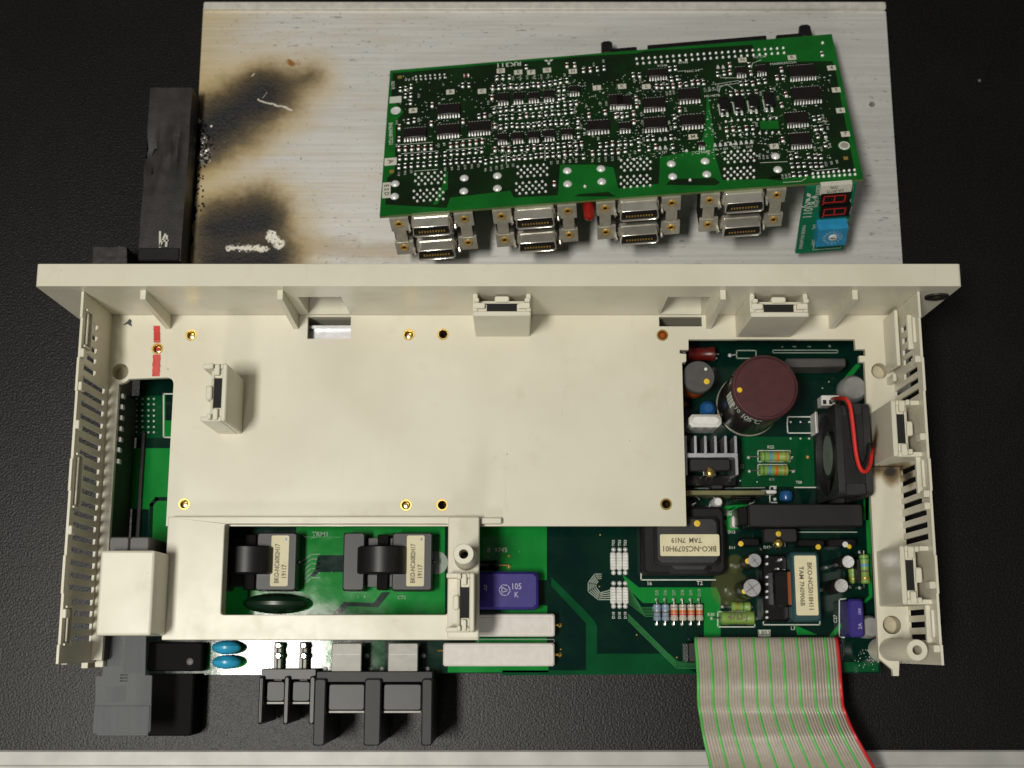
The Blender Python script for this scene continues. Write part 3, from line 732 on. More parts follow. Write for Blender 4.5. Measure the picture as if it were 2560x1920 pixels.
# open board right of the white resistors
area(BR, [(-60, 560), (180, 800), (235, 860), (255, 900), (255, 1090), (760, 1090), (870, 1180), (950, 1230), (-400, 1240), (-400, 1205), (180, 1205), (180, 880), (-60, 620)], 'pcb_mid')
area(BR, [(430, 540), (545, 632), (1080, 632), (1110, 700), (1110, 975), (995, 975), (995, 740), (575, 740), (470, 640)], 'pcb_green')
area(BR, [(870, 100), (1230, 60), (1230, 130), (1170, 260), (1100, 100)], 'pcb_green')
area(BR, [(1150, 120), (1240, 60), (1300, 60), (1230, 230), (1150, 240)], 'pcb_green', 2)
area(BR, [(2105, -40), (2140, -40), (2160, 700), (2110, 740), (2090, 735), (2135, 690)], 'pcb_green')
area(BR, [(1620, 890), (1780, 960), (1640, 960)], 'pcb_green'); area(BR, [(1850, 980), (1930, 880), (1960, 880), (1890, 985)], 'pcb_green')
area(BR, [(1900, 1150), (2200, 1150), (2200, 1215), (1900, 1215)], 'pcb_mid')
for i in range(7):
    f = i / 6
    line(BR, [(478, 640 + 105*f), (560 + 30*f, 770 + 62*f), (645, 770 + 62*f)], 0.24, 'trace', 'trace')
for i in range(6):
    f = i / 5
    line(BR, [(470, 860 - 45*f), (805, 1192 - 45*f), (960, 1192 - 45*f)], 0.24, 'trace', 'trace')
for i in range(5):
    f = i / 4; e = 1 - f
    line(BR, [(352, 716 - 66*f), (265 + 12*f, 716 - 46*f), (195 + 52*f, 660 - 30*f), (195 + 52*f, 600 + 10*f), (240 + 22*f, 540 + 50*f), (285, 540 + 60*f)][:6 - (i > 2)], 0.4, 'silk_dim', 'trace')
for x, y in ((272, 570), (272, 625), (285, 675), (278, 268), (530, 960), (808, 1115), (5, 885), (5, 1060)): pad(BR, x, y, 0.55, True)
silk(BR, '16', 617, 605, 26); silk(BR, 'T2', 965, 603, 28); silk(BR, 'R30', 1043, 820, 22); silk(BR, 'L3', 1610, 915, 24)
silk(BR, 'C27', 1903, 850, 24, R(90)); silk(BR, 'Q31', 1165, 125, 22); silk(BR, 'D13', 1185, 250, 22); silk(BR, 'D12', 1430, 355, 20); silk(BR, 'D11', 1190, 358, 18)
line(BR, [(560, 535), (560, 580), (1075, 580)], 0.5); line(BR, [(870, 105), (1220, 105)], 0.4); outline(BR, 1090, 800, 1345, 905, 0.5)
line(BR, [(1405, 470), (1405, 890), (1795, 890), (1795, 860)], 0.5); line(BR, [(1975, 710), (1930, 715), (1930, 975), (1965, 978)], 0.5)
line(BR, [(1445, 245), (1445, 215), (1595, 215), (1595, 245)], 0.5); line(BR, [(1640, 250), (2050, 250)], 0.5, 'silk_dim')
outline(BR, 872, 1022, 965, 1140, 0.5)
a = topbox(BR, 1370, 925, 1456, 972, 0.3); obj('white_label_block', MB().box(*a), 'silk', pb); text('LB53', (a[0]+a[3])/2, (a[1]+a[4])/2, a[5]+.05, 2.0, pb, 'ink')
# scratched solder specks near the lower right corner
sp = MB(); rg = random.Random(11)
for k in range(46):
    x, y = W(BR, rg.gauss(2125, 45), rg.gauss(1110, 40))
    if x < PX1 - 1 and y > PY0 + 1: sp.slab([(x, y), (x + rg.uniform(.2, .6), y + rg.uniform(-.2, .3)), (x + rg.uniform(.1, .5), y + rg.uniform(.3, .7))], [], ZP + .02, ZP + .12)
o = obj('solder_speck', sp, 'silk', pb); o['kind'] = 'stuff'
# upper right
silk(TR, '-     ~      ~         +', 1160, 160, 40, m='silk_dim')
outline(TR, 870, 192, 1430, 215, 0.4, 'silk_dim'); outline(TR, 558, 195, 725, 262, 0.5, 'silk_dim')
pad(TR, 500, 237, 1.3); line(TR, [(500, 237), (558, 230)], 0.5, 'silk_dim')
line(TR, [(1230, 768), (1000, 768), (995, 830)], 0.5); line(TR, [(1230, 908), (1000, 908), (995, 835)], 0.5)
for x in (1025, 1110, 1185): pad(TR, x, 812, 0.7); pad(TR, x, 955, 0.7)
outline(TR, 742, 1060, 1020, 1155, 0.4); outline(TR, 742, 1180, 995, 1270, 0.4)
silk(TR, 'R22', 852, 1030, 26); silk(TR, 'R73', 862, 1310, 22, m='silk_dim'); silk(TR, 'TE8', 1095, 1335, 24); silk(TR, 'C1', 605, 1195, 26, R(90))
line(TR, [(900, 1370), (845, 1370), (845, 1508), (905, 1508)], 0.5); line(TR, [(1060, 1378), (1265, 1378), (1270, 1505)], 0.5)
line(TR, [(110, 1385), (800, 1380)], 0.4, 'silk_dim'); line(TR, [(110, 1580), (560, 1580), (565, 1650)], 0.4, 'silk_dim')
silk(TR, 'C36', 480, 1610, 26)
area(TR, [(1470, 600), (1455, 470), (1590, 310), (1630, 320), (1510, 480), (1505, 600)], 'pcb_green'); area(TR, [(1655, 1400), (1700, 1400), (1700, 1660), (1655, 1660)], 'pcb_green')
area(TR, [(600, 940), (1220, 940), (1230, 1370), (600, 1370)], 'pcb_mid')
area(TR, [(450, 1580), (590, 1530), (590, 1660), (450, 1660)], 'pcb_green')
pad(TR, 1172, 1115, 1.3, True)
for x, y in ((1300, 520), (1355, 465), (735, 1330), (590, 1320)): pad(TR, x, y, 0.5)

# --- lead / axial helpers
def axial(c, x0, y, x1, r, bx0, bx1, m, h=None, bands=(), vert=False, name='resistor', lead='tin'):
    """axial part lying on the board: leads from x0 to x1 (pixels), body bx0..bx1"""
    h = h or r + 0.6
    f = (lambda a: W(c, y, a, h)) if vert else (lambda a: W(c, a, y, h))
    A, B, a, b = (Vector((*f(q), ZP + h)) for q in (x0, x1, bx0, bx1))
    ax = 'y' if vert else 'x'; i = 1 if vert else 0
    lo, hi = min(a[i], b[i]), max(a[i], b[i]); L = hi - lo
    o3 = (a.x, 0, ZP + h) if vert else (0, a.y, ZP + h)
    prof = [(r*.75, lo), (r, lo + min(.5, L*.08)), (r, lo + L*.2), (r*.9, lo + L*.26), (r*.9, hi - L*.26), (r, hi - L*.2), (r, hi - min(.5, L*.08)), (r*.75, hi)]
    o = obj(name, MB().lathe(prof, 16, o3, ax), m, pb)
    for fpos, w, bm in bands:
        p = lo + L*fpos; rr_ = r*1.015 if (fpos < .2 or fpos > .8) else r*.92
        obj('colour_band', MB().lathe([(rr_, p - w*L/2), (rr_, p + w*L/2)], 16, o3, ax), bm, o)
    for e, s in ((A, a), (B, b)):
        obj('lead', MB().tube([s, e, Vector((e.x, e.y, ZP + 0.1))], 0.32, 6), lead, o)
        inst('solder_joint', SOLD, pb, (e.x, e.y, ZP + 0.1))
    return o
def ecap(c, x, y, rpx, h, name='electrolytic_capacitor', cross=True, top='can_top', sleeve='cap_sleeve', ratio=1.0):
    X, Y = PP(c, x, y, ZP + h); r = abs(PP(c, x + rpx, y, ZP + h)[0] - X)
    o = obj(name, MB().lathe([(r*.96, ZP + .2), (r, ZP + .6), (r, ZP + 1.8), (r*.93, ZP + 2.4), (r, ZP + 3.0), (r, ZP + h - .5), (r*.93, ZP + h)], 28, (X, Y, 0)), sleeve, pb)
    obj('can_top', MB().lathe([(r*.9, ZP + h - .1), (r*.86, ZP + h + .12)], 28, (X, Y, 0)), top, o)
    if cross:
        g = MB()
        for a in (35, 125):
            d = Vector((math.cos(R(a)), math.sin(R(a)))) * r * .78
            g.ribbon([(X - d.x, Y - d.y), (X + d.x, Y + d.y)], r*.09, ZP + h + .17)
        obj('vent_groove', g, 'tin', o)
    return o, X, Y, r
def dot(c, x, y, h, r, m='yellow_dot'):
    a = W(c, x, y, h); return obj('paint_dot', MB().lathe([(r, ZP + h + .02), (r*.7, ZP + h + .1)], 12, (a[0], a[1], 0)), m, pb)
def label_sheet(c, x0, y0, x1, y1, h, m='paper_label', parent=None):
    a = topbox(c, x0, y0, x1, y1, h); return obj('label', MB().slab(rrect(a[0], a[1], a[3], a[4], 0.7, 3), [], ZP + h + .02, ZP + h + .12), m, parent or pb), a

# --- current sensing transformers in the window
for dx, part in ((0, False), (-722, True)):
    a = topbox(BL, 888 + dx, 195, 1362 + dx, 503, 13)
    X0, Y0, _, X1, Y1, Z1 = a
    L = X1 - X0; xm = X0 + L * .45
    o = obj('current_transformer', MB().box(X0, Y0, ZP + .3, X0 + L*.24, Y1, Z1, .6).box(X1 - L*.45, Y0, ZP + .3, X1, Y1, Z1, .6).box(X0 + L*.2, Y0 + 2, ZP + .3, X1 - L*.4, Y1 - 2, ZP + 7), 'dark_grey', pb)
    bx0, bx1 = PP(BL, 948 + dx, 330, ZP + 22)[0], PP(BL, 1222 + dx, 330, ZP + 22)[0]
    cy0, cy1 = PP(BL, 1000, 412, ZP + 20)[1], PP(BL, 1000, 262, ZP + 20)[1]
    rad = (bx1 - bx0) / 2; xc = (bx0 + bx1) / 2
    obj('coil_bobbin', MB().lathe([(rad*.92, cy0), (rad, cy0 + .6), (rad, cy1 - .6), (rad*.92, cy1)], 36, (xc, 0, ZP + 22 - rad), 'y'), 'black', o)
    obj('core_leg', MB().box(xc - 2.5, Y0 + .5, ZP + 4, xc + 2.5, Y1 - .5, ZP + 10, .4), 'deep_black', o)
    lb, q4 = label_sheet(BL, 1226 + dx, 210, 1320 + dx, 480, 13, 'paper_label', o)
    mx, my = (q4[0]+q4[3])/2, (q4[1]+q4[4])/2
    text('BKO-NC6082H17', mx - 1.0, my - 1.2, Z1 + .18, 2.1, pb, 'ink', R(90), sx=.78); text('19117', mx + 2.2, my - 4.8, Z1 + .18, 2.1, pb, 'ink', R(90), sx=.85)
    obj('ink_mark', MB().box(mx + 2.2, q4[4] - 2.2, Z1 + .13, mx + 3.0, q4[4] - 1.0, Z1 + .17), 'band_blue', o)
    obj('side_pin', MB().lathe([(1.0, 0), (.8, 1.2)], 10, (X1, (Y0 + Y1)/2, ZP + 9), 'x'), 'dark_grey', o)
a = topbox(BL, 345, 515, 705, 625, 9)
xc, yc = (a[0]+a[3])/2, (a[1]+a[4])/2; rl, rs = (a[3]-a[0])/2, (a[4]-a[1])/2
prof = [(math.sin(R(t))*1, -math.cos(R(t))) for t in (4, 20, 40, 60, 80, 100, 120, 140, 160, 176)]
o = bpy.data.objects.new('disc_capacitor', MB().lathe([(p*rl, q_*rs) for p, q_ in prof], 28, ax='y').mesh('disc_capacitor', 'green_dark_disc')); COL.objects.link(o); o.parent = pb
o.location = ((xc - 0)*MM, (yc - 60)*MM, (ZP + 5 - 24)*MM); o.scale = (1, 1, .55)
# --- lower left: dark terminal, blue capacitors, fork terminals
a = topbox(BL, -20, 800, 138, 955, 9); xk0 = PP(L4, 585, 1100, ZP + 9)[0]; xl0, xl1 = PP(L4, 590, 1300, 19)[0], PP(L4, 815, 1300, 19)[0]
tk = obj('terminal_housing', MB().box(xk0, -11.5, ZP + .2, a[3], 1.0, ZP + 9, .8).box(xl0, -40, 0.2, xl1, -12.2, 19, .8), 'deep_black', pb)
p = PP(BL, 75, 880, ZP + 9); obj('rivet', MB().lathe([(1.7, ZP + 8.9), (1.5, ZP + 9.5), (.6, ZP + 9.7)], 14, (p[0], p[1], 0)), 'grey_plastic', tk)
for y in (805, 883):
    a = topbox(BL, 186, y - 28, 342, y + 28, 9); xc, yc = (a[0]+a[3])/2, (a[1]+a[4])/2; rl, rs = (a[3]-a[0])/2, (a[4]-a[1])/2*1.35
    o = bpy.data.objects.new('disc_capacitor', MB().lathe([(pp_*rl, q_*rs) for pp_, q_ in prof], 24, ax='y').mesh('disc_capacitor', 'blue_cap')); COL.objects.link(o); o.parent = pb
    o.location = (xc*MM, (yc - 60)*MM, (ZP + 7 - 24)*MM); o.scale = (1, 1, .8)
    for s in (-2.5, 2.5): obj('lead', MB().tube([(xc + s, yc, ZP + 4), (xc + s, yc - .2, ZP + .1)], .35, 6), 'tin', pb)
area(BL, [(150, 775), (560, 775), (560, 950), (150, 950)], 'pcb_mid'); area(BL, [(380, 860), (430, 780), (515, 780), (515, 945), (250, 945), (330, 900)], 'pcb_green', 2)
area(BL, [(585, 775), (645, 775), (645, 950), (585, 950)], 'pcb_green')
for x in (545, 680):
    a = topbox(BL, x - 26, 775, x + 14, 955, 7)
    o = obj('fork_terminal', MB().box(a[0], a[1], ZP + .2, a[0] + 2.2, a[4], ZP + 7, .3).box(a[3] - 2.2, a[1], ZP + .2, a[3], a[4], ZP + 7, .3).box(a[0], a[1] - 6, ZP + 2, a[3], a[1], ZP + 3.2), 'tab_metal', pb)
    for yy in (795, 850): obj('crimp_barrel', MB().lathe([(1.5, ZP + .2), (1.6, ZP + 7.5), (.9, ZP + 8.4)], 14, (*PP(BL, x, yy, ZP + 7.5), 0)), 'tin', o)
# small terminal strip with two bays
def strip(x_edges, yt, yb, h, bays, zbot, m, name, tabs=None):
    y1 = PP(BL, 600, yt, ZP + h)[1]; y0 = PP(BL, 600, yb, ZP + h)[1]
    xs = [PP(BL, x, (yt + yb)/2, ZP + h)[0] for x in x_edges]
    posts = list(zip(xs[0::2], xs[1::2]))
    o = obj(name, MB().box(xs[0] + .3, y1 - 1.5, zbot, xs[-1] - .3, y1 + 3.0, ZP + h - 3, .3), m, pb)
    for xa, xb in posts: obj('divider', MB().box(xa, y0, zbot, xb, y1, ZP + h, .6), m, o)
    for (xa, xb), (xc_, xd) in zip(posts, posts[1:]):
        yb_ = y1 - bays
        obj('clamp_block', MB().box(xb + .4, yb_, zbot + 4, xc_ - .4, y1 - 2.2, ZP + h - 5, .6), 'dark_grey', o)
        obj('clamp_plate', MB().box(xb + .5, yb_ - 1.0, ZP + h - 9, xc_ - .5, yb_ - .05, ZP + h - 5.4, .15), 'tab_metal', o)
    return o, posts, y0, y1
o, _, _, _ = strip([438, 462, 572, 600, 708, 738], 958, 1215, 14, 11, 5, 'black', 'terminal_strip')
o, posts, yb0, yt1 = strip([732, 793, 1000, 1088, 1305, 1362], 972, 1328, 20, 13.5, 3, 'terminal_grey', 'terminal_block')
# tinned tabs rising into the big block
for x0_, x1_ in ((826, 986), (1126, 1286)):
    a = topbox(BL, x0_, 782, x1_, 968, 15)
    t = obj('busbar_tab', MB().box(a[0], a[1] - 1, ZP + 13.4, a[3], a[4], ZP + 15, .4).box(a[0], a[4] - 1.4, ZP + .2, a[3], a[4] + .05, ZP + 13.5), 'tab_metal', pb)
    yl = PP(BL, x0_, 842, ZP + 15)[1]; obj('score_line', MB().box(a[0] + .6, yl - .12, ZP + 15.02, a[3] - .6, yl + .12, ZP + 15.08), 'paper_white', t)
    for xx, yy in ((x1_ + 30, 850), (x1_ + 50, 920), (x0_ - 30, 920)): pad(BL, xx, yy, 1.5)
# --- white cement resistors, purple film capacitor, black diode
for x0_, x1_, y0_, y1_, lx in ((1420, 2012, 782, 905, 2040), (1560, 2014, 627, 747, 2040)):
    a = topbox(BL, x0_, y0_, x1_, y1_, 10)
    o = obj('cement_resistor', MB().box(*a[:3], *a[3:], .7), 'white_cer', pb)
    obj('cement_fill', MB().box(a[0] + 1.5, a[1] + 1.6, a[5] - .1, a[3] - 1.8, a[4] - 1.6, a[5] + .15, .1), 'white_cer', o)
    e = W(BL, lx, (y0_ + y1_)/2, 1); obj('lead', MB().tube([(a[3] - .5, e[1], ZP + 5), (e[0] - 1, e[1], ZP + 4.6), (e[0], e[1], ZP + .1)], .45, 8), 'gold', o); pad(BL, lx, (y0_ + y1_)/2, 1.4, True)
    if x0_ == 1420: e = W(BL, 1395, 822, 1); obj('lead', MB().tube([(a[0] + .5, e[1], ZP + 5), (e[0], e[1], ZP + .1)], .45, 8), 'gold', o)
a = topbox(C6, 500, 738, 1248, 1150, 14)
o = obj('film_capacitor', MB().box(*a[:3], *a[3:], 1.3), 'purple', pb)
def ctext(c, s, x, y, hpx, h, m, rz=0, sx=1.0): 
    p = PP(c, x, y, ZP + h); e = PP(c, x, y + hpx, ZP + h); return text(s, p[0], p[1], ZP + h + .1, abs(p[1]-e[1]), pb, m, rz, sx=sx)
ctext(C6, '105', 1008, 902, 68, 14, 'purple_print', sx=.85); ctext(C6, 'K', 1008, 992, 62, 14, 'purple_print', sx=.85); ctext(C6, '2J', 670, 910, 50, 14, 'purple_print', sx=.8)
g = MB(); p = PP(C6, 880, 940, ZP + 14)
for k in range(6):
    a0, a1 = R(60*k), R(60*k + 46); g.ribbon([(p[0] + 2.4*math.cos(a0), p[1] + 2.4*math.sin(a0)), (p[0] + 2.4*math.cos(a1), p[1] + 2.4*math.sin(a1))], .35, ZP + 14.1)
g.ribbon([(p[0]-1.2, p[1]-1.6), (p[0]-1.2, p[1]+1.4), (p[0]+1.4, p[1]-.2), (p[0]-1.2, p[1]-1.0)], .35, ZP + 14.1)
obj('maker_mark', g, 'purple_print', o)
axial(C6, 520, 668, 930, 2.3, 560, 810, 'black_gloss', 3.2, name='diode', lead='gold')
# --- jumper links and small glass parts
for y0_, y1_ in ((388, 510), (628, 745)):
    for x in (368, 411, 454):
        a = topbox(BR, x - 19, y0_, x + 19, y1_, 2.2)
        o = obj('jumper_link', MB().box(*a[:3], *a[3:], .5), 'white_pl', pb)
        for k in range(1, 6): yy = a[1] + (a[4] - a[1])*k/6; obj('link_groove', MB().box(a[0] + .2, yy - .1, a[5], a[3] - .2, yy + .1, a[5] + .06), 'silk_dim', o)
for x in (370, 412, 452):
    for y in (370, 530, 603, 762): pad(BR, x, y, 1.5)
    for y in (325, 825): silk(BR, 'T03' if y < 500 else 'D10', x, y, 20, R(90))
for k, x in enumerate((670, 728, 788, 847, 905, 963)):
    mm = 'diode_blue' if k < 2 else 'glass_diode'
    bands = [(.5, .1, 'ink'), (.25, .07, 'ink')] if k < 2 else [(.55, .16, 'band_orange'), (.38, .1, 'red_wash'), (.82, .05, 'ink'), (.2, .05, 'ink')]
    axial(BR, 715, x, 885, 1.75, 748, 862, mm, 2.2, bands, vert=True, name='small_resistor' if k < 2 else 'glass_diode')
    silk(BR, 'D%d' % (k + 5), x, 668, 22, R(90), 'silk_dim')
# --- transformer T2
a = topbox(BR, 575, 210, 1150, 555, 15)
o = obj('transformer', MB().box(a[0], a[1] + 1, ZP + .3, a[3], a[4] + 9, ZP + 13, 1.4), 'black_matte', pb)
a2 = topbox(BR, 655, 140, 1050, 480, 19); obj('bobbin', MB().box(a2[0], a2[1], ZP + 2, a2[3] + 3.5, a2[4], ZP + 18.5, 1.6), 'dark_grey', o)
a3 = topbox(BR, 735, 440, 1055, 535, 16); obj('bobbin_flange', MB().box(a3[0], a3[1], ZP + 2, a3[3], a3[4] + 3, ZP + 15.5, 2.2), 'dark_grey', o)
lb, q4 = label_sheet(BR, 692, 265, 1102, 415, 18.5, 'paper_label', o)
mx, my = (q4[0]+q4[3])/2, (q4[1]+q4[4])/2
text('BKO-NC5079H01', mx - .3, my - 1.5, ZP + 18.68, 2.4, pb, 'ink', R(180), sx=.95); text('TAM  7N19', mx - 1.4, my + 2.2, ZP + 18.68, 2.2, pb, 'ink', R(180), sx=.9)
dot(BR, 948, 190, 18.5, 1.4)
# --- black heat sink bar, transistors with brass screws
a = topbox(BR, 1305, 55, 2095, 210, 20); o = obj('heat_bar', MB().box(a[0], a[1], ZP + 3, a[3], a[4], a[5], .6), 'black', pb)
for xx in (a[0] + 4, a[3] - 6): obj('bar_leg', MB().box(xx, a[1] + 2, ZP + .1, xx + 3, a[4] - 2, ZP + 3), 'black', o)
obj('bar_fin', MB().box(a[0] - 4, a[1] + 1, ZP + .2, a[0] - .1, a[4] - 1, ZP + 17, .4), 'black_gloss', o)
def tto(c, x0, y0, x1, y1, h, sx_, sy_):
    b = topbox(c, x0, y0, x1, y1, h); o = obj('power_transistor', MB().box(b[0], b[1], b[5] - 4.5, b[3], b[4], b[5], .6), 'black', pb)
    for k in (-1, 0, 1): obj('lead', MB().tube([((b[0]+b[3])/2 + k*2.5, b[1] + .4, b[5] - 3), ((b[0]+b[3])/2 + k*2.5, b[1] - 1.5, b[5] - 3.2), ((b[0]+b[3])/2 + k*2.5, b[1] - 1.8, ZP + .1)], .35, 6), 'tin', o)
    s = PP(c, sx_, sy_, ZP + h); scw = obj('screw_head', MB().lathe([(2.1, b[5]), (2.1, b[5] + 1.4), (1.4, b[5] + 2.0)], 14, (s[0], s[1], 0)), 'brass', o)
    obj('screw_shank', MB().lathe([(1.3, b[5] + 2.0), (1.3, b[5] + 3.4), (.9, b[5] + 3.6)], 12, (s[0], s[1] - .5, 0)), 'brass', o)
    return o
tto(BR, 1405, 222, 1640, 320, 14, 1505, 325); dot(BR, 1510, 262, 14, 1.2)
for x0_, y0_, x1_, y1_, h in ((1235, 290, 1380, 345, 9), (1640, 300, 1830, 350, 8), (1850, 295, 2050, 350, 9)):
    b = topbox(BR, x0_, y0_, x1_, y1_, h); obj('power_diode', MB().box(b[0], b[1], ZP + .3, b[3], b[4], b[5], .6), 'black_gloss', pb)
dot(BR, 1250, 330, 9, 1.2); dot(BR, 1785, 352, 8, 1.2); dot(BR, 2000, 350, 9, 1.0); dot(BR, 1972, 335, 9, 1.3, 'white_pl')
a = topbox(BR, 1190, 165, 1240, 215, 6); obj('film_link', MB().box(a[0], a[1], ZP, a[3], a[4] + 2, a[5], .8), 'white_pl', pb)
# --- electrolytic capacitors
for x, y, r, h in ((1345, 445, 52, 22), (1328, 635, 68, 24), (1992, 455, 47, 20), (1945, 620, 52, 20)): ecap(BR, x, y, r, h)
dot(BR, 1298, 450, 22, 1.2); dot(BR, 1273, 660, 24, 1.1)
g = MB(); p = W(BR, 1180, 640); g.lathe([(9.0, ZP + .1), (8.0, ZP + 2.5), (5.0, ZP + 4.2), (1.0, ZP + 5)], 20, (p[0], p[1], 0)); obj('glue_blob', g, 'glue', pb)
g = MB(); p = W(BR, 1210, 470); g.lathe([(4.5, ZP + .1), (3.8, ZP + 2.0), (1.0, ZP + 3)], 16, (p[0], p[1], 0)); obj('glue_blob', g, 'glue', pb)
# --- second transformer with upright label
a = topbox(BR, 1600, 385, 1800, 868, 16); o = obj('transformer', MB().box(a[0], a[1], ZP + .3, a[3], a[4], a[5], 1.0), 'teal_core', pb)
lb, q4 = label_sheet(BR, 1626, 412, 1778, 825, 16, 'paper_label', o); mx, my = (q4[0]+q4[3])/2, (q4[1]+q4[4])/2
text('BKO-NC5018H11', mx + 1.7, my - .5, ZP + 16.18, 2.0, pb, 'ink', R(-90), sx=1.0); text('TAM 7N0906B', mx - 2.0, my - .3, ZP + 16.18, 2.0, pb, 'ink', R(-90), sx=1.0)
dot(BR, 1742, 434, 16, .5, 'red_paint')
b = topbox(BR, 1418, 400, 1600, 865, 13); obj('coil_bobbin', MB().box(b[0], b[1], ZP + .3, b[3] - .2, b[4], ZP + 8, 1.0).box(b[0] + 3.5, b[1] + 6, ZP + 8, b[3] - .3, b[4] - 7, ZP + 14, 1.2), 'black_gloss', o)
obj('coil_tape', MB().box(b[3] - 1.8, b[1] + 7, ZP + 8.1, b[3] - .6, b[4] - 8, ZP + 14.2), 'copper_wire', o)
for yy in (420, 470, 560, 610, 660, 700, 800, 840): p = PP(BR, 1428, yy, ZP + 8); obj('coil_pin', MB().lathe([(.7, ZP + 8), (.5, ZP + 9.5)], 8, (p[0], p[1], 0)), 'solder', o)
for x_, y_ in ((1525, 440), (1505, 505), (1548, 515)): p = PP(BR, x_, y_, ZP + 11); obj('coil_pin', MB().lathe([(.9, ZP + 7), (.5, ZP + 12)], 8, (p[0], p[1], 0)), 'solder', o)
# --- green resistors
a = axial(BR, 1058, 845, 1368, 3.0, 1112, 1342, 'resistor_green', 3.6); ctext(BR, '47\u03a9-J', 1228, 838, 40, 6.6, 'ink', sx=1.1)
axial(BR, 1130, 765, 1330, 2.2, 1185, 1318, 'resistor_green', 2.8, [(.3, .08, 'band_gold'), (.6, .08, 'band_green')])
axial(BR, 380, 2100, 630, 2.2, 405, 605, 'resistor_green', 7, [(.18, .06, 'band_gold'), (.42, .07, 'ink'), (.62, .1, 'band_blue'), (.85, .05, 'band_green')], vert=True)
axial(BR, 460, 2022, 625, 2.0, 500, 605, 'resistor_green', 4, [(.3, .08, 'band_gold')], vert=True)
a = topbox(BR, 2056, 440, 2074, 600, 12); obj('ceramic_plate', MB().box(a[0], a[1], ZP + .2, a[3], a[4], a[5]), 'black', pb)
a = topbox(BR, 1998, 712, 2105, 975, 14); o = obj('film_capacitor', MB().box(*a[:3], *a[3:], 1.0), 'purple', pb)
ctext(BR, '2A', 2075, 900, 26, 14, 'purple_print', R(90)); ctext(BR, '104', 2072, 800, 22, 14, 'purple_print', R(90))
p = PP(BR, 2150, 905, ZP + 10); obj('round_bush', MB().lathe([(5, ZP + .1), (5, ZP + 8), (4, ZP + 10)], 24, (p[0], p[1], 0)), 'bush_grey', pb)
# --- upper right parts: big capacitor
X, Y = PP(TR, 805, 512, ZP + 43); r = abs(PP(TR, 1090, 512, ZP + 43)[0] - X)
o = obj('large_capacitor', MB().lathe([(r*.97, ZP + .3), (r, ZP + .9), (r, ZP + 42), (r*.96, ZP + 43)], 56, (X, Y, 0)), 'cap_sleeve', pb)
obj('base_ring', MB().lathe([(r*1.01, ZP + .3), (r*1.03, ZP + .9), (r*1.01, ZP + 1.6)], 56, (X, Y, 0)), 'bracket_metal', o)
obj('cap_disc', MB().lathe([(r*.94, ZP + 42.8), (r*.9, ZP + 43.25), (r*.5, ZP + 43.3)], 56, (X, Y, 0)), 'maroon', o)
obj('rim', MB().lathe([(r*1.0, ZP + 41.6), (r*1.005, ZP + 42.6), (r*.965, ZP + 43.3), (r*.93, ZP + 43.35), (r*.93, ZP + 43)], 56, (X, Y, 0), cap=False), 'maroon', o)
def sleeve_text(s, a_mid, hgt, size, step=None):
    for i, ch in enumerate(s):
        a = a_mid + (i - (len(s)-1)/2) * (step or 7.0)
        text(ch, X + (r + .12)*math.cos(R(a)), Y + (r + .12)*math.sin(R(a)), ZP + hgt, size, pb, 'silk', tilt=(R(90), 0, R(a + 90)), sx=.36)
sleeve_text('105\u00b0C', 246, 36, 8.5); sleeve_text('470', 214, 37, 6.0, 7); sleeve_text('uF', 165, 37, 6.5, 8); sleeve_text('400V', 138, 37, 6.5, 9)
st_ = MB()
for k in range(4): 
    a0, a1 = R(184 + k*6), R(189 + k*6); st_.add([(X + (r+.1)*math.cos(q_), Y + (r+.1)*math.sin(q_), z_) for q_, z_ in ((a0, ZP+28), (a1, ZP+28), (a1, ZP+40), (a0, ZP+40))], [(0, 1, 2, 3)])
obj('polarity_stripe', st_, 'silk', o)
p = PP(TR, 585, 535, ZP + 43.3); obj('paint_dot', MB().lathe([(1.4, ZP + 42.9), (1.0, ZP + 43.55)], 12, (p[0], p[1], 0)), 'yellow_dot', o)
# drum choke
X2, Y2 = PP(TR, 230, 420, ZP + 22); r2 = abs(PP(TR, 372, 420, ZP + 22)[0] - X2)
o = obj('drum_choke', MB().lathe([(r2*.8, ZP + .2), (r2*.85, ZP + 3), (r2*.8, ZP + 3.5)], 28, (X2, Y2, 0)).lathe([(r2*.97, ZP + 18), (r2, ZP + 18.6), (r2, ZP + 21.4), (r2*.95, ZP + 22)], 32, (X2, Y2, 0)), 'grey_plastic', pb)
w_ = MB()
for k in range(11): w_.lathe([(r2*.86, ZP + 3.4 + k*1.32), (r2*.9, ZP + 4.05 + k*1.32), (r2*.86, ZP + 4.7 + k*1.32)], 24, (X2, Y2, 0))
obj('winding', w_, 'copper_wire', o)
dot(TR, 300, 462, 22, 1.3); dot(TR, 292, 355, 22, .7, 'white_pl')
axial(TR, 60, 225, 405, 3.4, 128, 372, 'red_body', 8, name='resistor')
a = topbox(TR, 985, 260, 1505, 335, 16); obj('bridge_rectifier', MB().box(a[0], a[1], ZP + 2, a[3], a[4], a[5], .6), 'grey_plastic', pb)
a = topbox(TR, 148, 742, 432, 852, 18); obj('relay', MB().box(*a[:3], *a[3:], 1.6), 'white_pl', pb)
p = PP(TR, 315, 690, ZP + 10); obj('bead_capacitor', MB().lathe([(2, ZP + .3), (3.6, ZP + 4), (3.6, ZP + 8), (2, ZP + 10)], 18, (p[0], p[1], 0)), 'blue_dark', pb)
p = PP(TR, 1600, 500, ZP + 12); obj('round_bush', MB().lathe([(6.5, ZP + .1), (6.3, ZP + 6), (5, ZP + 8)], 24, (p[0], p[1], 0)), 'bush_grey', pb)
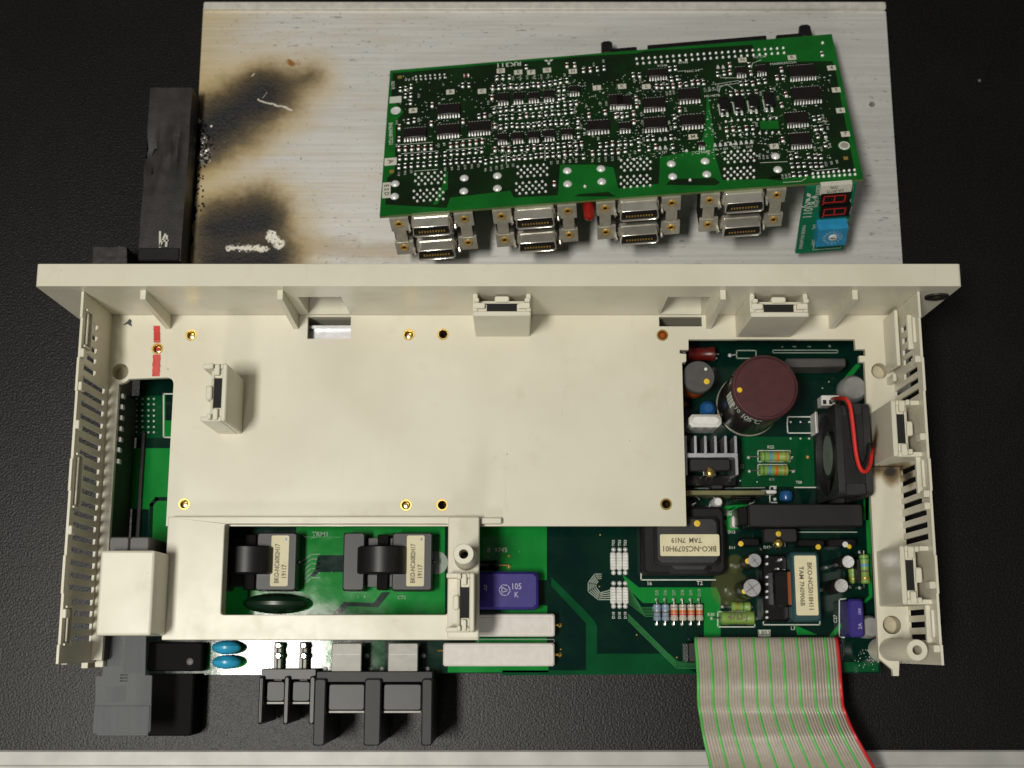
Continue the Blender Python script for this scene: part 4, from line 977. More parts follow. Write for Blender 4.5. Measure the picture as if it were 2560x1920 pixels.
# finned aluminium heat sink
h = 20
a = topbox(TR, 105, 930, 570, 1270, h)
yb = PP(TR, 300, 1080, ZP + h)[1]; yb2 = PP(TR, 300, 1118, ZP + h)[1]
hs = obj('heat_sink', MB().box(a[0], yb2, ZP + .3, a[3], yb, ZP + h, .2).box(a[0], a[1], ZP + .3, a[0] + 1.4, yb2 + .1, ZP + h, .2).box(a[3] - 1.4, a[1], ZP + .3, a[3], yb2 + .1, ZP + h, .2), 'alu', pb)
for k in range(6):
    xx = a[0] + (a[3] - a[0] - 1.5) * k / 5; obj('fin', MB().box(xx, yb - .05, ZP + .3, xx + 1.3, a[4], ZP + h, .2), 'alu', hs)
tto(TR, 150, 1128, 505, 1235, 18, 325, 1250)
axial(TR, 672, 1110, 1045, 2.5, 765, 1012, 'resistor_green', 3.2, [(.12, .05, 'band_green'), (.34, .1, 'band_blue'), (.58, .1, 'band_orange'), (.86, .07, 'band_gold')])
axial(TR, 680, 1230, 1060, 2.5, 756, 1003, 'resistor_green', 3.2, [(.12, .05, 'band_green'), (.34, .1, 'band_blue'), (.58, .1, 'band_orange'), (.86, .07, 'band_gold')])
a = topbox(TR, 940, 1385, 1060, 1505, 9); p = ((a[0]+a[3])/2, (a[1]+a[4])/2); rb = (a[3]-a[0])/2
obj('bead_capacitor', MB().lathe([(rb*.4, -rb*.85), (rb*.85, -rb*.6), (rb, 0), (rb*.85, rb*.6), (rb*.4, rb*.85)], 20, (p[0], p[1], ZP + 5.5), 'y'), 'blue_dark', pb)
# upright daughter card and its small parts
a = topbox(TR, 115, 1405, 800, 1440, 14); dc = obj('daughter_card', MB().box(a[0], a[1], ZP + .3, a[3], a[4], a[5]), 'card_edge', pb)
for xx in (200, 345, 520, 700): p = PP(TR, xx, 1450, ZP + 12); obj('card_pin', MB().tube([(p[0], p[1] + .4, ZP + 12), (p[0] + 2, p[1] - 1.5, ZP + 10), (p[0] + 2.2, p[1] - 1.8, ZP + .2)], .35, 6), 'tin', dc)
a = topbox(TR, 525, 1440, 700, 1495, 12); obj('card_transistor', MB().box(a[0], a[1], ZP + .3, a[3], a[4] - .5, a[5], .8), 'black', dc)
a = topbox(TR, 770, 1400, 905, 1430, 8); obj('card_clip', MB().box(*a[:3], *a[3:], .4), 'white_pl', dc)
for yy in (1385, 1480): pad(TR, 890, yy, 1.2)
p = PP(TR, 400, 1500, ZP + 12); q2 = PP(TR, 440, 1500, ZP + 12); obj('crystal_can', MB().lathe([(2.4, ZP + .2), (2.4, ZP + 10), (1.6, ZP + 12)], 20, (p[0], p[1], 0)), 'solder', pb)
a = topbox(TR, 110, 1270, 560, 1370, 6); obj('ceramic_block', MB().box(a[0], a[1], ZP + .2, a[3], a[4], a[5], .6), 'black_gloss', pb)
a = topbox(TR, 340, 1355, 440, 1392, 9); obj('film_link', MB().box(*a[:3], *a[3:], .4), 'dark_grey', pb)
# fan plug
a = topbox(TR, 1290, 580, 1450, 612, 8); fp = obj('fan_plug', MB().box(a[0], a[1] - 3, ZP + .2, a[3], a[4], a[5], .4), 'white_pl', pb)
for k in range(3): xx = a[0] + (k + .5)*(a[3]-a[0])/3; obj('plug_slot', MB().box(xx - .8, a[1] - 2.5, a[5], xx + .8, a[1] - .5, a[5] + .1), 'dark_hole', fp)
a = topbox(TR, 1240, 720, 1262, 905, 10); obj('side_header', MB().box(*a[:3], *a[3:], .4), 'white_pl', pb)
# grey terminal under the cover and cable socket
a = topbox(L2, 552, 518, 872, 612, 46); xa = a[0]
gt = obj('grey_terminal', MB().box(a[0], 37.9, ZP + .3, (a[0]+a[3])/2 - .1, a[4], ZP + 46, .6).box((a[0]+a[3])/2 + .1, 37.9, ZP + .3, a[3], a[4], ZP + 46, .6), 'grey_plastic', pb)
a = topbox(BR, 885, 1012, 1960, 1150, 9); obj('cable_socket', MB().box(a[0], a[1], ZP + .2, a[3], a[4], a[5], .6), 'black', pb)

# folded metal brackets seen through the two openings beside the flange
for xs, z_, m_ in ((sqL, 47.0, 'alu'), (sqR, 44.0, 'alu')):
    xa_, xb_ = xs[0][0] - 3, xs[1][0] + 3
    br_ = obj('metal_bracket', MB().box(xa_, 124, ZP + .1, xa_ + 1.2, 140.5, z_).box(xa_, 124, z_ - 1.0, xb_ - (0 if m_ == 'alu' and xs is sqL else 9), 140.5, z_ + .2, .2).box(xa_, 139.2, ZP + .1, xb_, 140.6, z_ + 3), m_, pb)
# ================================================================ control board propped on its connectors
av = Vector((184.27, 10.77, 11.68)); bv = Vector((-.096, 74.86, -30.62)); T0 = Vector((-60.27, 191.12, 53.3))
ex = av.normalized(); ey = (bv - ex*bv.dot(ex)).normalized(); ez = ex.cross(ey)
CM = Matrix(((ex.x, ey.x, ez.x, T0.x*MM), (ex.y, ey.y, ez.y, T0.y*MM), (ex.z, ey.z, ez.z, T0.z*MM), (0, 0, 0, 1)))
R3m = Matrix((ex, ey, ez)); C0 = R3m @ (Vector((0, 0, CAM_H)) - T0)
def CL(c, x, y, axis=2, val=0.0):             # photo point -> board coordinates (mm) on the board face (or its front face)
    d = R3m @ ray(*c(x, y)); k = (val - C0[axis]) / d[axis]; return C0 + d*k
cb = thing('control_board', 'long green control board packed with small chips, tilted on silver sockets over the scorched plate', 'circuit board', matrix=CM)
BW, BD = 218.0, 95.2
bs = [(0, 0), (BW, 0), (BW + 2.0, BD), (2.6, BD)]
obj('board_sheet', MB().slab(bs, [], -1.6, 0), ['ctrl_green'], cb)
obj('board_rim', MB().slab([(-.05, -.05), (BW + .05, -.05), (BW + 2.05, BD + .05), (2.55, BD + .05)], [[(.1, .1), (BW - .1, .1), (BW + 1.9, BD - .1), (2.7, BD - .1)]], -1.5, -.3), 'board_edge', cb)
def cpoly(pts, m, k=1, name='ground_area'):
    return obj(name, MB().slab([CL(*a)[:2] for a in pts], [], 0.0, 0.04*k), m, cb)
# darker field holding the parts, bordered by bright green
cpoly([(B1, 215, 425), (B1, 1900, 275), (B2, 170, 255), (B2, 250, 235), (B2, 1180, 180), (B2, 1220, 330), (B2, 1870, 320), (B2, 1900, 420), (B2, 2065, 1280), (B2, 1430, 1330), (B2, 1290, 1340), (B2, 920, 1350), (B2, 860, 1150), (B2, 850, 1040),
       (B2, 830, 850), (B2, 800, 640), (B2, 785, 600), (B2, 775, 880), (B2, 720, 1090), (B2, 480, 1130), (B2, 380, 1150), (B2, 370, 1380), (B2, 20, 1420), (B1, 2120, 1240), (B1, 1950, 1215), (B1, 1660, 1215), (B1, 1640, 1480),
       (B1, 1260, 1500), (B1, 1230, 1440), (B1, 710, 1500), (B1, 680, 1590), (B1, 150, 1560), (B1, 165, 1330), (B1, 230, 1280), (B1, 240, 840), (B1, 310, 760), (B1, 200, 640)], 'ctrl_dark')
cpoly([(B1, 690, 1280), (B1, 690, 1430), (B1, 660, 1450), (B1, 600, 1560), (B1, 560, 1560), (B1, 640, 1400), (B1, 670, 1270)], 'ctrl_green', 2)
cpoly([(B1, 1820, 1470), (B1, 2080, 1450), (B1, 2130, 1490), (B2, 0, 1480), (B1, 1780, 1490)], 'ctrl_dark', 1)
cpoly([(B2, 430, 1390), (B2, 480, 1340), (B2, 850, 1330), (B2, 900, 1370), (B2, 860, 1395)], 'ctrl_dark', 1)
cpoly([(B2, 1310, 1340), (B2, 1380, 1300), (B2, 1480, 1310), (B2, 1430, 1355)], 'ctrl_dark', 1)
cpoly([(B2, 1240, 840), (B2, 1400, 835), (B2, 1410, 905), (B2, 1250, 910)], 'ctrl_green', 2)
edge = [(B1, 215, 425), (B1, 1900, 275)]
# --- parts on the board
SJ = MB().lathe([(0.74, 0), (0.62, .35), (0.36, .8), (0.06, .95)], 8).mesh('solder_joint', 'solder')
SJB = MB().lathe([(2.05, 0), (1.9, .35), (1.3, .8), (0.6, 1.05), (.1, 1.1)], 16).mesh('solder_pad', 'solder')
def sj(c, x, y, s=1.0): 
    p = CL(c, x, y); return inst('solder_joint', SJ, cb, (p.x, p.y, 0.03), scale=(s, s, s))
chipR = MB().m(0).box(-.62, -.62, .05, .62, .75, .6, .06).m(1).box(-.64, .74, .03, .64, 1.12, .62, .1).box(-.66, -1.3, .03, .66, -.6, .6, .16).mesh('chip_resistor', ['dark_grey', 'solder'])
chipC = MB().m(0).box(-.62, -.5, .05, .62, .75, .9, .08).m(1).box(-.64, .74, .03, .64, 1.1, .92, .1).box(-.66, -1.3, .03, .66, -.48, .85, .18).mesh('chip_capacitor', ['red_body', 'solder'])
def chip(c, x, y, cap=False, rz=0.0):
    p = CL(c, x, y); return inst('chip_capacitor' if cap else 'chip_resistor', chipC if cap else chipR, cb, (p.x, p.y, 0.02), rz + random.uniform(-.04, .04), (1.12, 1.15, 1.1))
def crow(c, x0, y0, x1, y1, n, caps=''):
    for i in range(n):
        f = i / max(1, n - 1); chip(c, x0 + (x1-x0)*f + random.uniform(-2, 2), y0 + (y1-y0)*f + random.uniform(-3, 3), str(i % 10) in caps or caps == '*')
IC = {}
def ic(c, x0, y0, x1, y1, n, h=1.7):
    """small outline chip: body corners in pixels (upper left, lower right), n pins a side"""
    a = CL(c, x0, y0, 2, h); b = CL(c, x1, y1, 2, h); w = abs(b.x - a.x); d = abs(a.y - b.y); cx, cy = (a.x+b.x)/2, (a.y+b.y)/2
    o = obj('chip', MB().box(cx-w/2, cy-d/2, .25, cx+w/2, cy+d/2, h, .25), 'chip_body', cb)
    for s in (-1, 1):
        m = MB()
        for k in range(n):
            px = cx - w/2 + w*(k + .5)/n; pw = w/n*.24
            y0_, y1_ = cy + s*d/2, cy + s*(d/2 + 1.5)
            m.box(px - pw, min(y0_, y0_ + s*.5), .75, px + pw, max(y0_, y0_ + s*.5), .95)
            m.box(px - pw, min(y0_ + s*.4, y0_ + s*.7), .05, px + pw, max(y0_ + s*.4, y0_ + s*.7), .95)
            m.box(px - pw*1.25, min(y0_ + s*.6, y1_), .03, px + pw*1.25, max(y0_ + s*.6, y1_), .32, .1)
        obj('lead_row', m, 'solder', o)
    return o
for a in ((596,695,795,765,8),(305,900,500,965,8),(590,870,790,940,8),(860,845,1060,915,8),(1115,595,1215,660,4),(1250,590,1345,650,4),(1380,590,1480,640,4),(1510,570,1610,630,4),(1735,535,1830,580,4),
          (1115,945,1205,1000,4),(1245,935,1345,990,4),(1380,925,1480,980,4),(1515,915,1615,970,4),(1665,905,1770,950,4),(1890,835,2090,905,7),(2075,610,2212,690,5)): ic(B1, *a)
for a in ((0,620,140,690,5),(275,390,445,440,7),(530,560,735,640,7),(225,640,430,710,8),(235,810,445,885,8),(550,785,760,860,7),(20,850,130,900,4),(1030,370,1130,420,4),(1205,355,1305,405,4),(1480,360,1735,440,10),(1510,550,1785,640,10),(1455,765,1670,845,8),(1490,945,1700,1030,8),(705,1015,770,1045,3)): ic(B2, *a)
# four power transistors
for x in (940, 1065, 1190, 1325):
    y = 700 - (x - 940)*.11; a = CL(B2, x - 55, y - 70, 2, 2.4); b = CL(B2, x + 55, y + 35, 2, 2.4)
    o = obj('power_chip', MB().box(a.x, b.y, .2, b.x, a.y, 2.4, .3), 'black_gloss', cb)
    for dx in (-24, 22):
        p = CL(B2, x + dx, y + 85); obj('lead', MB().box(p.x - .55, p.y - 1.4, .05, p.x + .55, p.y + 2.4, .5, .15), 'solder', o)
    obj('edge_tab', MB().box(a.x - .5, b.y - 1, .05, a.x - .1, a.y - 2.5, .4), 'silk', o)
# rows of chip resistors and capacitors
crow(B1, 270, 1085, 548, 1070, 6, '*'); crow(B1, 715, 1055, 990, 1020, 6, '*')
crow(B1, 275, 1160, 595, 1135, 7); crow(B1, 665, 1125, 985, 1095, 7); crow(B1, 270, 1235, 590, 1205, 7); crow(B1, 665, 1200, 970, 1175, 7); crow(B1, 1018, 1195, 1165, 1170, 4)
crow(B1, 1100, 1090, 1163, 1085, 2, '*'); crow(B1, 1220, 1090, 1490, 1065, 6, '04'); crow(B1, 1545, 1065, 1795, 1040, 6); crow(B1, 1215, 1165, 1500, 1140, 7); crow(B1, 1550, 1135, 1800, 1115, 6, '3')
crow(B1, 1145, 745, 1248, 735, 3); crow(B1, 1310, 735, 1640, 700, 8); crow(B1, 1700, 690, 1800, 685, 3); crow(B1, 1145, 815, 1248, 805, 3); crow(B1, 1315, 800, 1760, 755, 9, '1')
crow(B1, 1150, 895, 1245, 875, 3); crow(B1, 1290, 880, 1720, 850, 10); crow(B1, 1080, 560, 1180, 545, 3, '0'); crow(B1, 1235, 545, 1430, 530, 5, '0'); crow(B1, 1475, 530, 1620, 510, 4, '0'); crow(B1, 1665, 500, 1720, 490, 2)
crow(B1, 1115, 470, 1222, 462, 3); crow(B1, 1720, 360, 1785, 360, 2, '*'); crow(B1, 1860, 405, 2040, 385, 4, '1'); crow(B1, 1650, 570, 1695, 565, 2); crow(B1, 1650, 640, 1690, 635, 2)
crow(B1, 280, 570, 372, 545, 3); crow(B1, 325, 625, 370, 618, 2); chip(B1, 368, 680); chip(B1, 350, 845); chip(B1, 400, 835); chip(B1, 556, 705, True); chip(B1, 548, 865, True); chip(B1, 822, 845, True); chip(B1, 270, 1000, True); chip(B1, 272, 895, True)
crow(B1, 820, 535, 872, 530, 2); chip(B1, 850, 450, True, 1.57); chip(B1, 960, 800); chip(B1, 1010, 795, True); chip(B1, 1072, 640, True); chip(B1, 1098, 885, True); chip(B1, 1815, 830); chip(B1, 1815, 885); chip(B1, 1820, 965); chip(B1, 1845, 1040, True); chip(B1, 1910, 795, True); chip(B1, 1368, 375); chip(B1, 1090, 755)
chip(B1, 2050, 770, True); crow(B1, 2140, 800, 2195, 795, 2, '0'); crow(B1, 2005, 1050, 2170, 1035, 4, '2'); crow(B1, 1940, 1120, 2165, 1105, 5, '04'); chip(B1, 1862, 1150); chip(B1, 1610, 1385, True)
crow(B2, 35, 1030, 130, 1030, 3); chip(B2, 195, 1010); crow(B2, 275, 995, 322, 990, 2); chip(B2, 475, 980); crow(B2, 20, 1105, 80, 1095, 2, '0'); chip(B2, 200, 1080); chip(B2, 283, 1080); chip(B2, 343, 1065, True); chip(B2, 490, 1060)
crow(B2, 150, 440, 205, 445, 2); chip(B2, 175, 650, True); chip(B2, 180, 710, True); chip(B2, 152, 775, True); chip(B2, 155, 850, True); crow(B2, 10, 790, 98, 785, 3); chip(B2, 505, 805); chip(B2, 510, 880); chip(B2, 550, 745, True)
crow(B2, 350, 545, 495, 540, 4, '03'); crow(B2, 550, 530, 660, 515, 3, '02'); chip(B2, 710, 510, True); chip(B2, 757, 510); chip(B2, 480, 480); chip(B2, 530, 470); chip(B2, 465, 390); chip(B2, 513, 385)
crow(B2, 880, 435, 985, 425, 3, '2'); chip(B2, 982, 360, True); chip(B2, 1152, 355); chip(B2, 1165, 430, True); crow(B2, 1080, 515, 1125, 512, 2); chip(B2, 1180, 520, True); crow(B2, 1232, 500, 1288, 500, 2); crow(B2, 992, 605, 1145, 595, 4, '1'); chip(B2, 1210, 595, True); chip(B2, 1342, 580); chip(B2, 1428, 400, True); chip(B2, 1390, 470, True); chip(B2, 1443, 465); chip(B2, 1468, 615, True); chip(B2, 1430, 705, True); chip(B2, 1440, 1005, True)
crow(B2, 955, 920, 1180, 900, 5, '013'); crow(B2, 1712, 820, 1757, 812, 2); crow(B2, 1722, 905, 1772, 900, 2); chip(B2, 1742, 970); chip(B2, 1808, 965); chip(B2, 1808, 1045); crow(B2, 1665, 1145, 1770, 1150, 3); crow(B2, 1510, 1150, 1560, 1140, 2); crow(B2, 1520, 1225, 1625, 1220, 3); crow(B2, 1680, 1225, 1775, 1220, 3); crow(B2, 1535, 1305, 1640, 1300, 3); chip(B2, 1780, 265, True)
# diode pads
for k in range(8): p = CL(B2, 855 + k*45, 1050 - k*4); obj('diode_lead', MB().slab([(p.x-.75, p.y-.9), (p.x+.75, p.y-.9), (p.x+.3, p.y+1.0), (p.x-.3, p.y+1.0)], [], .03, .5), 'solder', cb)
for k in range(4): p = CL(B2, 380 + (k % 2)*46, 1000 + (k//2)*75 - (k % 2)*4); obj('diode_lead', MB().slab([(p.x-.75, p.y-.9), (p.x+.75, p.y-.9), (p.x+.3, p.y+1.0), (p.x-.3, p.y+1.0)], [], .03, .5), 'solder', cb)
for k in range(2): p = CL(B2, 880 + k*45, 375); obj('diode_lead', MB().slab([(p.x-.75, p.y-.9), (p.x+.75, p.y-.9), (p.x+.3, p.y+1.0), (p.x-.3, p.y+1.0)], [], .03, .5), 'solder', cb)
# pin fields of the four double sockets
for c, x, y, sl in ((B1, 410, 1300, -.08), (B1, 1295, 1235, -.08), (B2, 45, 1180, -.07), (B2, 940, 1110, -.07)):
    for half in (0, 1):
        for r_ in range(4):
            for k in range(5):
                xx = x + k*56 + (r_ % 2)*29 - half*8 - (4 if half else 0) + (10 if c is B2 else 0)*half; yy = y + r_*29 + half*145 + k*56*sl
                sj(c, xx, yy, .95)
for k in range(25):
    sj(B2, 178 + k*52.8, 303 - k*3.9); sj(B2, 185 + k*52.8, 345 - k*3.9)
for k in range(7): sj(B1, 415 + k*41, 455 - k*3, .75); sj(B1, 418 + k*41, 482 - k*3, .75)
for k in range(9): sj(B2, 1700 + k*45, 1295 - k*4); sj(B2, 1706 + k*45, 1325 - k*3)
for x, y in ((950, 845), (1000, 838), (1055, 832), (1110, 830), (1168, 828), (1225, 826), (1278, 824), (1332, 818), (1386, 815), (965, 970), (1020, 962), (1075, 960), (1130, 955), (1187, 952), (1242, 945), (1297, 943), (1352, 940), (1408, 938)): sj(B2, x, y, .9)
for c, lst in ((B1, ((235,1380),(230,1490),(832,1332),(828,1445),(1118,1312),(1118,1420),(1722,1268),(1725,1382),(2013,1250),(2020,1362))), (B2, ((478,1208),(490,1318),(770,1185),(785,1298),(1378,1142),(1398,1258)))):
    for x, y in lst: p = CL(c, x, y); inst('solder_pad', SJB, cb, (p.x, p.y, .03))
for c, x, y in ((B1, 240, 750), (B2, 1972, 1052)):
    p = CL(c, x, y); o = obj('mount_hole', MB().lathe([(3.0, .02), (3.0, .12)], 28, (p.x, p.y, 0)), 'ctrl_green', cb)
    obj('hole_ring', MB().lathe([(2.5, .12), (2.4, .3), (1.9, .3), (1.8, .13)], 28, (p.x, p.y, 0)), 'solder', o)
    if c is B2: obj('hole_fill', MB().lathe([(1.9, .12), (1.8, .32)], 20, (p.x, p.y, 0)), 'bracket_metal', o)
for c, x, y in ((B1, 275, 460), (B1, 205, 1275), (B2, 1985, 1160)): p = CL(c, x, y); obj('test_pad', MB().box(p.x - 1.0, p.y - 1.0, .02, p.x + 1.0, p.y + 1.0, .1), 'band_gold', cb)
for c, x, y in ((B1, 1875, 1405), (B2, 610, 1098), (B2, 640, 1350), (B2, 1785, 165)): sj(c, x, y, 1.1)
# letter tags
def tag_sq(c, x, y, s, w=2.0, h=1.6, rz=0.0, m='paper_white', th=2.0, sx=1.0, tr=None):
    p = CL(c, x, y); o = obj('letter_tag', MB().box(p.x - w, p.y - h, .03, p.x + w, p.y + h, .12), m, cb)
    if s: text(s, p.x, p.y, .2, th, cb, 'ink', rz if tr is None else tr, sx=sx)
for s, x, y in (('A',390,748),('B',712,588),('C',985,582),('D',1148,405),('E',1298,418),('F',1410,418),('G',1547,400),('H',1770,410),('J',1978,552),('K',2195,540)): tag_sq(B1, x, y, s)
for s, x, y in (('K',47,535),('L',262,542),('N',1092,312),('R',1520,290),('M',665,975),('P',1367,1058)):
    if (s, x) != ('K', 47): tag_sq(B2, x, y, s)
for s, x, y in (('4',1862,380),('5',1903,570),('6',1940,748),('7',1982,952)): tag_sq(B2, x, y, s)
tag_sq(B1, 238, 655, '', 2.9, 2.2, m='silk'); tag_sq(B1, 195, 1190, 'A', 2.9, 2.4, tr=R(-78), th=2.6); 
p = CL(B1, 160, 1437); obj('letter_tag', MB().box(p.x - 1.9, p.y - 4.8, .03, p.x + 1.9, p.y + 4.8, .12), 'paper_white', cb); text('E S D', p.x, p.y, .2, 2.2, cb, 'ink', R(-88))
# maker's three-diamond emblem
def emblem(o3, s, parent, z, upside=True, rot=0.0, fn=None):
    m = MB()
    for k in range(3):
        a = R(90 + 120*k) + (math.pi if upside else 0) + rot
        d = Vector((math.cos(a), math.sin(a))); n = Vector((-d.y, d.x)); c_ = Vector(o3[:2])
        pts = [c_, c_ + d*s*.5 + n*s*.29, c_ + d*s, c_ + d*s*.5 - n*s*.29]
        m.add([fn(q_.x, q_.y, z) if fn else (q_.x, q_.y, z) for q_ in pts], [(0, 1, 2, 3)])
    return obj('emblem', m, 'silk', parent)
p = CL(B1, 1562, 325); emblem(p, 2.6, cb, .1)
def ctxt(c, s, x, y, h, rz=0.0, m='silk', sx=1.0): p = CL(c, x, y); return text(s, p.x, p.y, .1, h, cb, m, rz, sx=sx)
ctxt(B1, 'RK311', 1215, 350, 2.9, R(180), sx=1.15); ctxt(B1, 'BN634A817G51', 195, 950, 2.0, R(-88), sx=.8); ctxt(B1, 'RK311B', 215, 530, 1.7, R(-86), sx=.7)
ctxt(B2, 'TC7508F', 735, 1110, 1.5, sx=1.1); ctxt(B2, 'MA8003ACSA', 1445, 340, 1.4, sx=1.1); ctxt(B2, 'D7', 420, 1108, 1.4); ctxt(B2, 'M51957B', 830, 622, 1.4, sx=1.0); ctxt(B2, 'D8     D9     D10     D11', 1010, 1075, 1.3)
ctxt(B2, '74AC 54', 655, 408, 1.4); ctxt(B2, 'IC7 C36', 1240, 285, 1.3); ctxt(B2, 'R7348', 400, 362, 1.3); ctxt(B2, 'R7366', 580, 335, 1.3)
rg = random.Random(5)
for c, x0, y0, x1, y1, n in ((B1, 268, 1295, 375, 1275, 3), (B1, 668, 1255, 955, 1225, 6), (B1, 1015, 1260, 1255, 1220, 6), (B1, 1585, 1200, 1800, 1180, 5), (B1, 1940, 1180, 2170, 1160, 5), (B1, 1255, 470, 1560, 450, 6), (B1, 1700, 440, 2035, 320, 5), (B1, 440, 620, 440, 830, 2), (B1, 1040, 680, 1065, 900, 3), (B1, 1790, 760, 1870, 950, 4), (B1, 250, 1050, 250, 850, 2), (B1, 330, 480, 390, 470, 2), (B1, 610, 1050, 660, 1040, 2), (B1, 1900, 940, 1990, 990, 3), (B1, 2010, 690, 2060, 690, 2)):
    for i in range(n): f = i/max(1, n-1); ctxt(c, 'RC'[rg.random() < .3] + str(rg.randint(20, 199)), x0+(x1-x0)*f, y0+(y1-y0)*f, 1.05, R(90), sx=.9)
for c, x0, y0, x1, y1, n in ((B2, 120, 1140, 165, 1110, 2), (B2, 230, 850, 240, 1000, 3), (B2, 460, 850, 475, 900, 2), (B2, 1240, 1150, 1310, 1150, 3), (B2, 1440, 1320, 1500, 1310, 3), (B2, 1815, 1210, 1910, 1190, 3), (B2, 1720, 1080, 1775, 1080, 2), (B2, 1790, 800, 1830, 900, 3), (B2, 1370, 560, 1400, 640, 2), (B2, 1215, 870, 1250, 600, 2), (B2, 560, 520, 600, 740, 3), (B2, 770, 570, 880, 560, 4), (B2, 160, 490, 210, 480, 2), (B2, 440, 600, 500, 590, 3), (B2, 900, 900, 900, 920, 1), (B2, 1820, 1000, 1850, 1050, 2), (B2, 185, 570, 220, 780, 3)):
    for i in range(n): f = i/max(1, n-1); ctxt(c, 'RC'[rg.random() < .3] + str(rg.randint(20, 199)), x0+(x1-x0)*f, y0+(y1-y0)*f, 1.05, R(90), sx=.9)
def cline(pts, w=.28, m='silk'): return obj('silkscreen_line', MB().ribbon([CL(*a)[:2] for a in pts], w, .09), m, cb)
for pts in ([(B1, 270, 1045), (B1, 560, 1022)], [(B1, 290, 1122), (B1, 600, 1098)], [(B1, 760, 1005), (B1, 985, 980)], [(B1, 680, 1090), (B1, 990, 1065)], [(B1, 1250, 695), (B1, 1570, 675)], [(B1, 400, 1272), (B1, 605, 1258)], [(B1, 1060, 720), (B1, 1120, 705)], [(B1, 2090, 755), (B1, 2200, 745)],
            [(B2, 1245, 1200), (B2, 1480, 1190)], [(B2, 1445, 1370), (B2, 1600, 1360), (B2, 1640, 1335)], [(B2, 1690, 1255), (B2, 1730, 1268), (B2, 1920, 1248)], [(B2, 890, 590), (B2, 900, 545), (B2, 960, 520), (B2, 1010, 560)], [(B2, 870, 520), (B2, 1060, 490)], [(B2, 880, 540), (B2, 1060, 510)], [(B2, 900, 465), (B2, 1100, 468)], [(B2, 1170, 380), (B2, 1180, 340), (B2, 1255, 310)], [(B2, 1480, 1105), (B2, 1540, 1100)], [(B2, 1740, 850), (B2, 1830, 840)],
            [(B2, 535, 410), (B2, 600, 405)], [(B2, 710, 395), (B2, 750, 392)], [(B1, 1530, 1090), (B1, 1530, 1180)], [(B1, 1195, 1130), (B1, 1195, 1210)]): cline(pts)
# fine bare traces and via specks
sp = MB()
for k in range(1700):
    c = B1 if rg.random() < .55 else B2
    x, y = rg.choice((rg.uniform(260, 2200), rg.uniform(1050, 1880))) if c is B1 else rg.uniform(0, 1850), rg.uniform(440, 1170)
    p = CL(c, x, y); a = rg.choice((.12, .16, .2, .45)); b_ = rg.choice((.14, .16, .3)); sp.box(p.x - a, p.y - b_, .04, p.x + a, p.y + b_, .075)
o = obj('silkscreen_speck', sp, 'silk', cb); o['kind'] = 'stuff'
# --- four double-stacked sockets under the front edge
def trap(z, w1, w2, h, r=1.0):                # mouth outline: x, z
    return [(-w1/2, z), (w1/2, z), (w1/2 + .5, z - .7), (w2/2, z - h + 1.2), (w2/2 - .8, z - h), (-w2/2 + .8, z - h), (-w2/2, z - h + 1.2), (-w1/2 - .5, z - .7)]
toy = lambda a, b, t: (a, t, b)
for sx in (4.0, 51.2, 98.4, 145.6):
    xc = sx + 18.9 + .3
    o = obj('double_socket', MB().box(xc - 18.5, .4, -28.4, xc + 18.5, 14, -1.7), 'black', cb)
    for zt in (-1.9, -18.6):
        prof = trap(zt, 15.6, 17.6, 7.0); inner = [(a*.94, zt - 3.6 + (b - zt + 3.5)*.87) for a, b in prof]
        sh = MB().slab([(a + xc, b) for a, b in prof], [[(a + xc, b) for a, b in inner]], -7.0, .35, toy)
        s_ = obj('shell', sh, 'nickel', o); bev(s_, .35, 2)
        obj('shell_skirt', MB().slab([(xc + a*1.09, zt - 3.5 + (b - zt + 3.5)*1.12) for a, b in prof], [], -1.4, .36, toy), 'nickel', o)
        obj('mouth', MB().slab([(a + xc, b) for a, b in inner], [], -6.1, .3, toy), 'dark_hole', o)
        obj('tongue', MB().box(xc - 6.8, -6.35, zt - 4.9, xc + 6.8, -6.12, zt - 3.2), 'black', o)
        ct_ = MB()
        for k in range(10): ct_.box(xc - 6.05 + k*1.27, -6.5, zt - 4.75, xc - 5.4 + k*1.27, -6.36, zt - 3.7)
        obj('contact_row', ct_, 'gold', o)
        for s in (-1, 1):
            xb = xc + s*14.8
            br = obj('bracket', MB().box(xb - 4.3, -1.2, zt - 8.2, xb + 4.3, .3, zt - .3).box(xb - 4.3, -1.2, zt - .3, xb + 4.3, .38, zt + .2), 'bracket_metal', o)
            obj('screw_bush', MB().lathe([(2.0, .1), (2.0, -1.5), (1.5, -1.75), (1.0, -1.5), (.9, -.6)], 18, (xb + s*.3, 0, zt - 3.2), 'y'), 'gold', br)
            obj('bush_bore', MB().lathe([(.95, -.7), (.9, -1.3)], 12, (xb + s*.3, 0, zt - 3.2), 'y'), 'dark_hole', br)
            xh = xc + s*10.6
            obj('latch_hook', MB().tube([(xh, .2, zt - 5.2), (xh, -2.6, zt - 5.2), (xh - s*.2, -3.6, zt - 5.8), (xh + s*.1, -3.2, zt - 7.0), (xh + s*.2, -1.8, zt - 7.4)], .55, 6), 'nickel', br)
    for s in (-1, 1):
        xb = xc + s*15.2; obj('link_strip', MB().box(xb - 2.6, -1.0, -18.4, xb + 2.6, .2, -10.0, .2), 'bracket_metal', o)
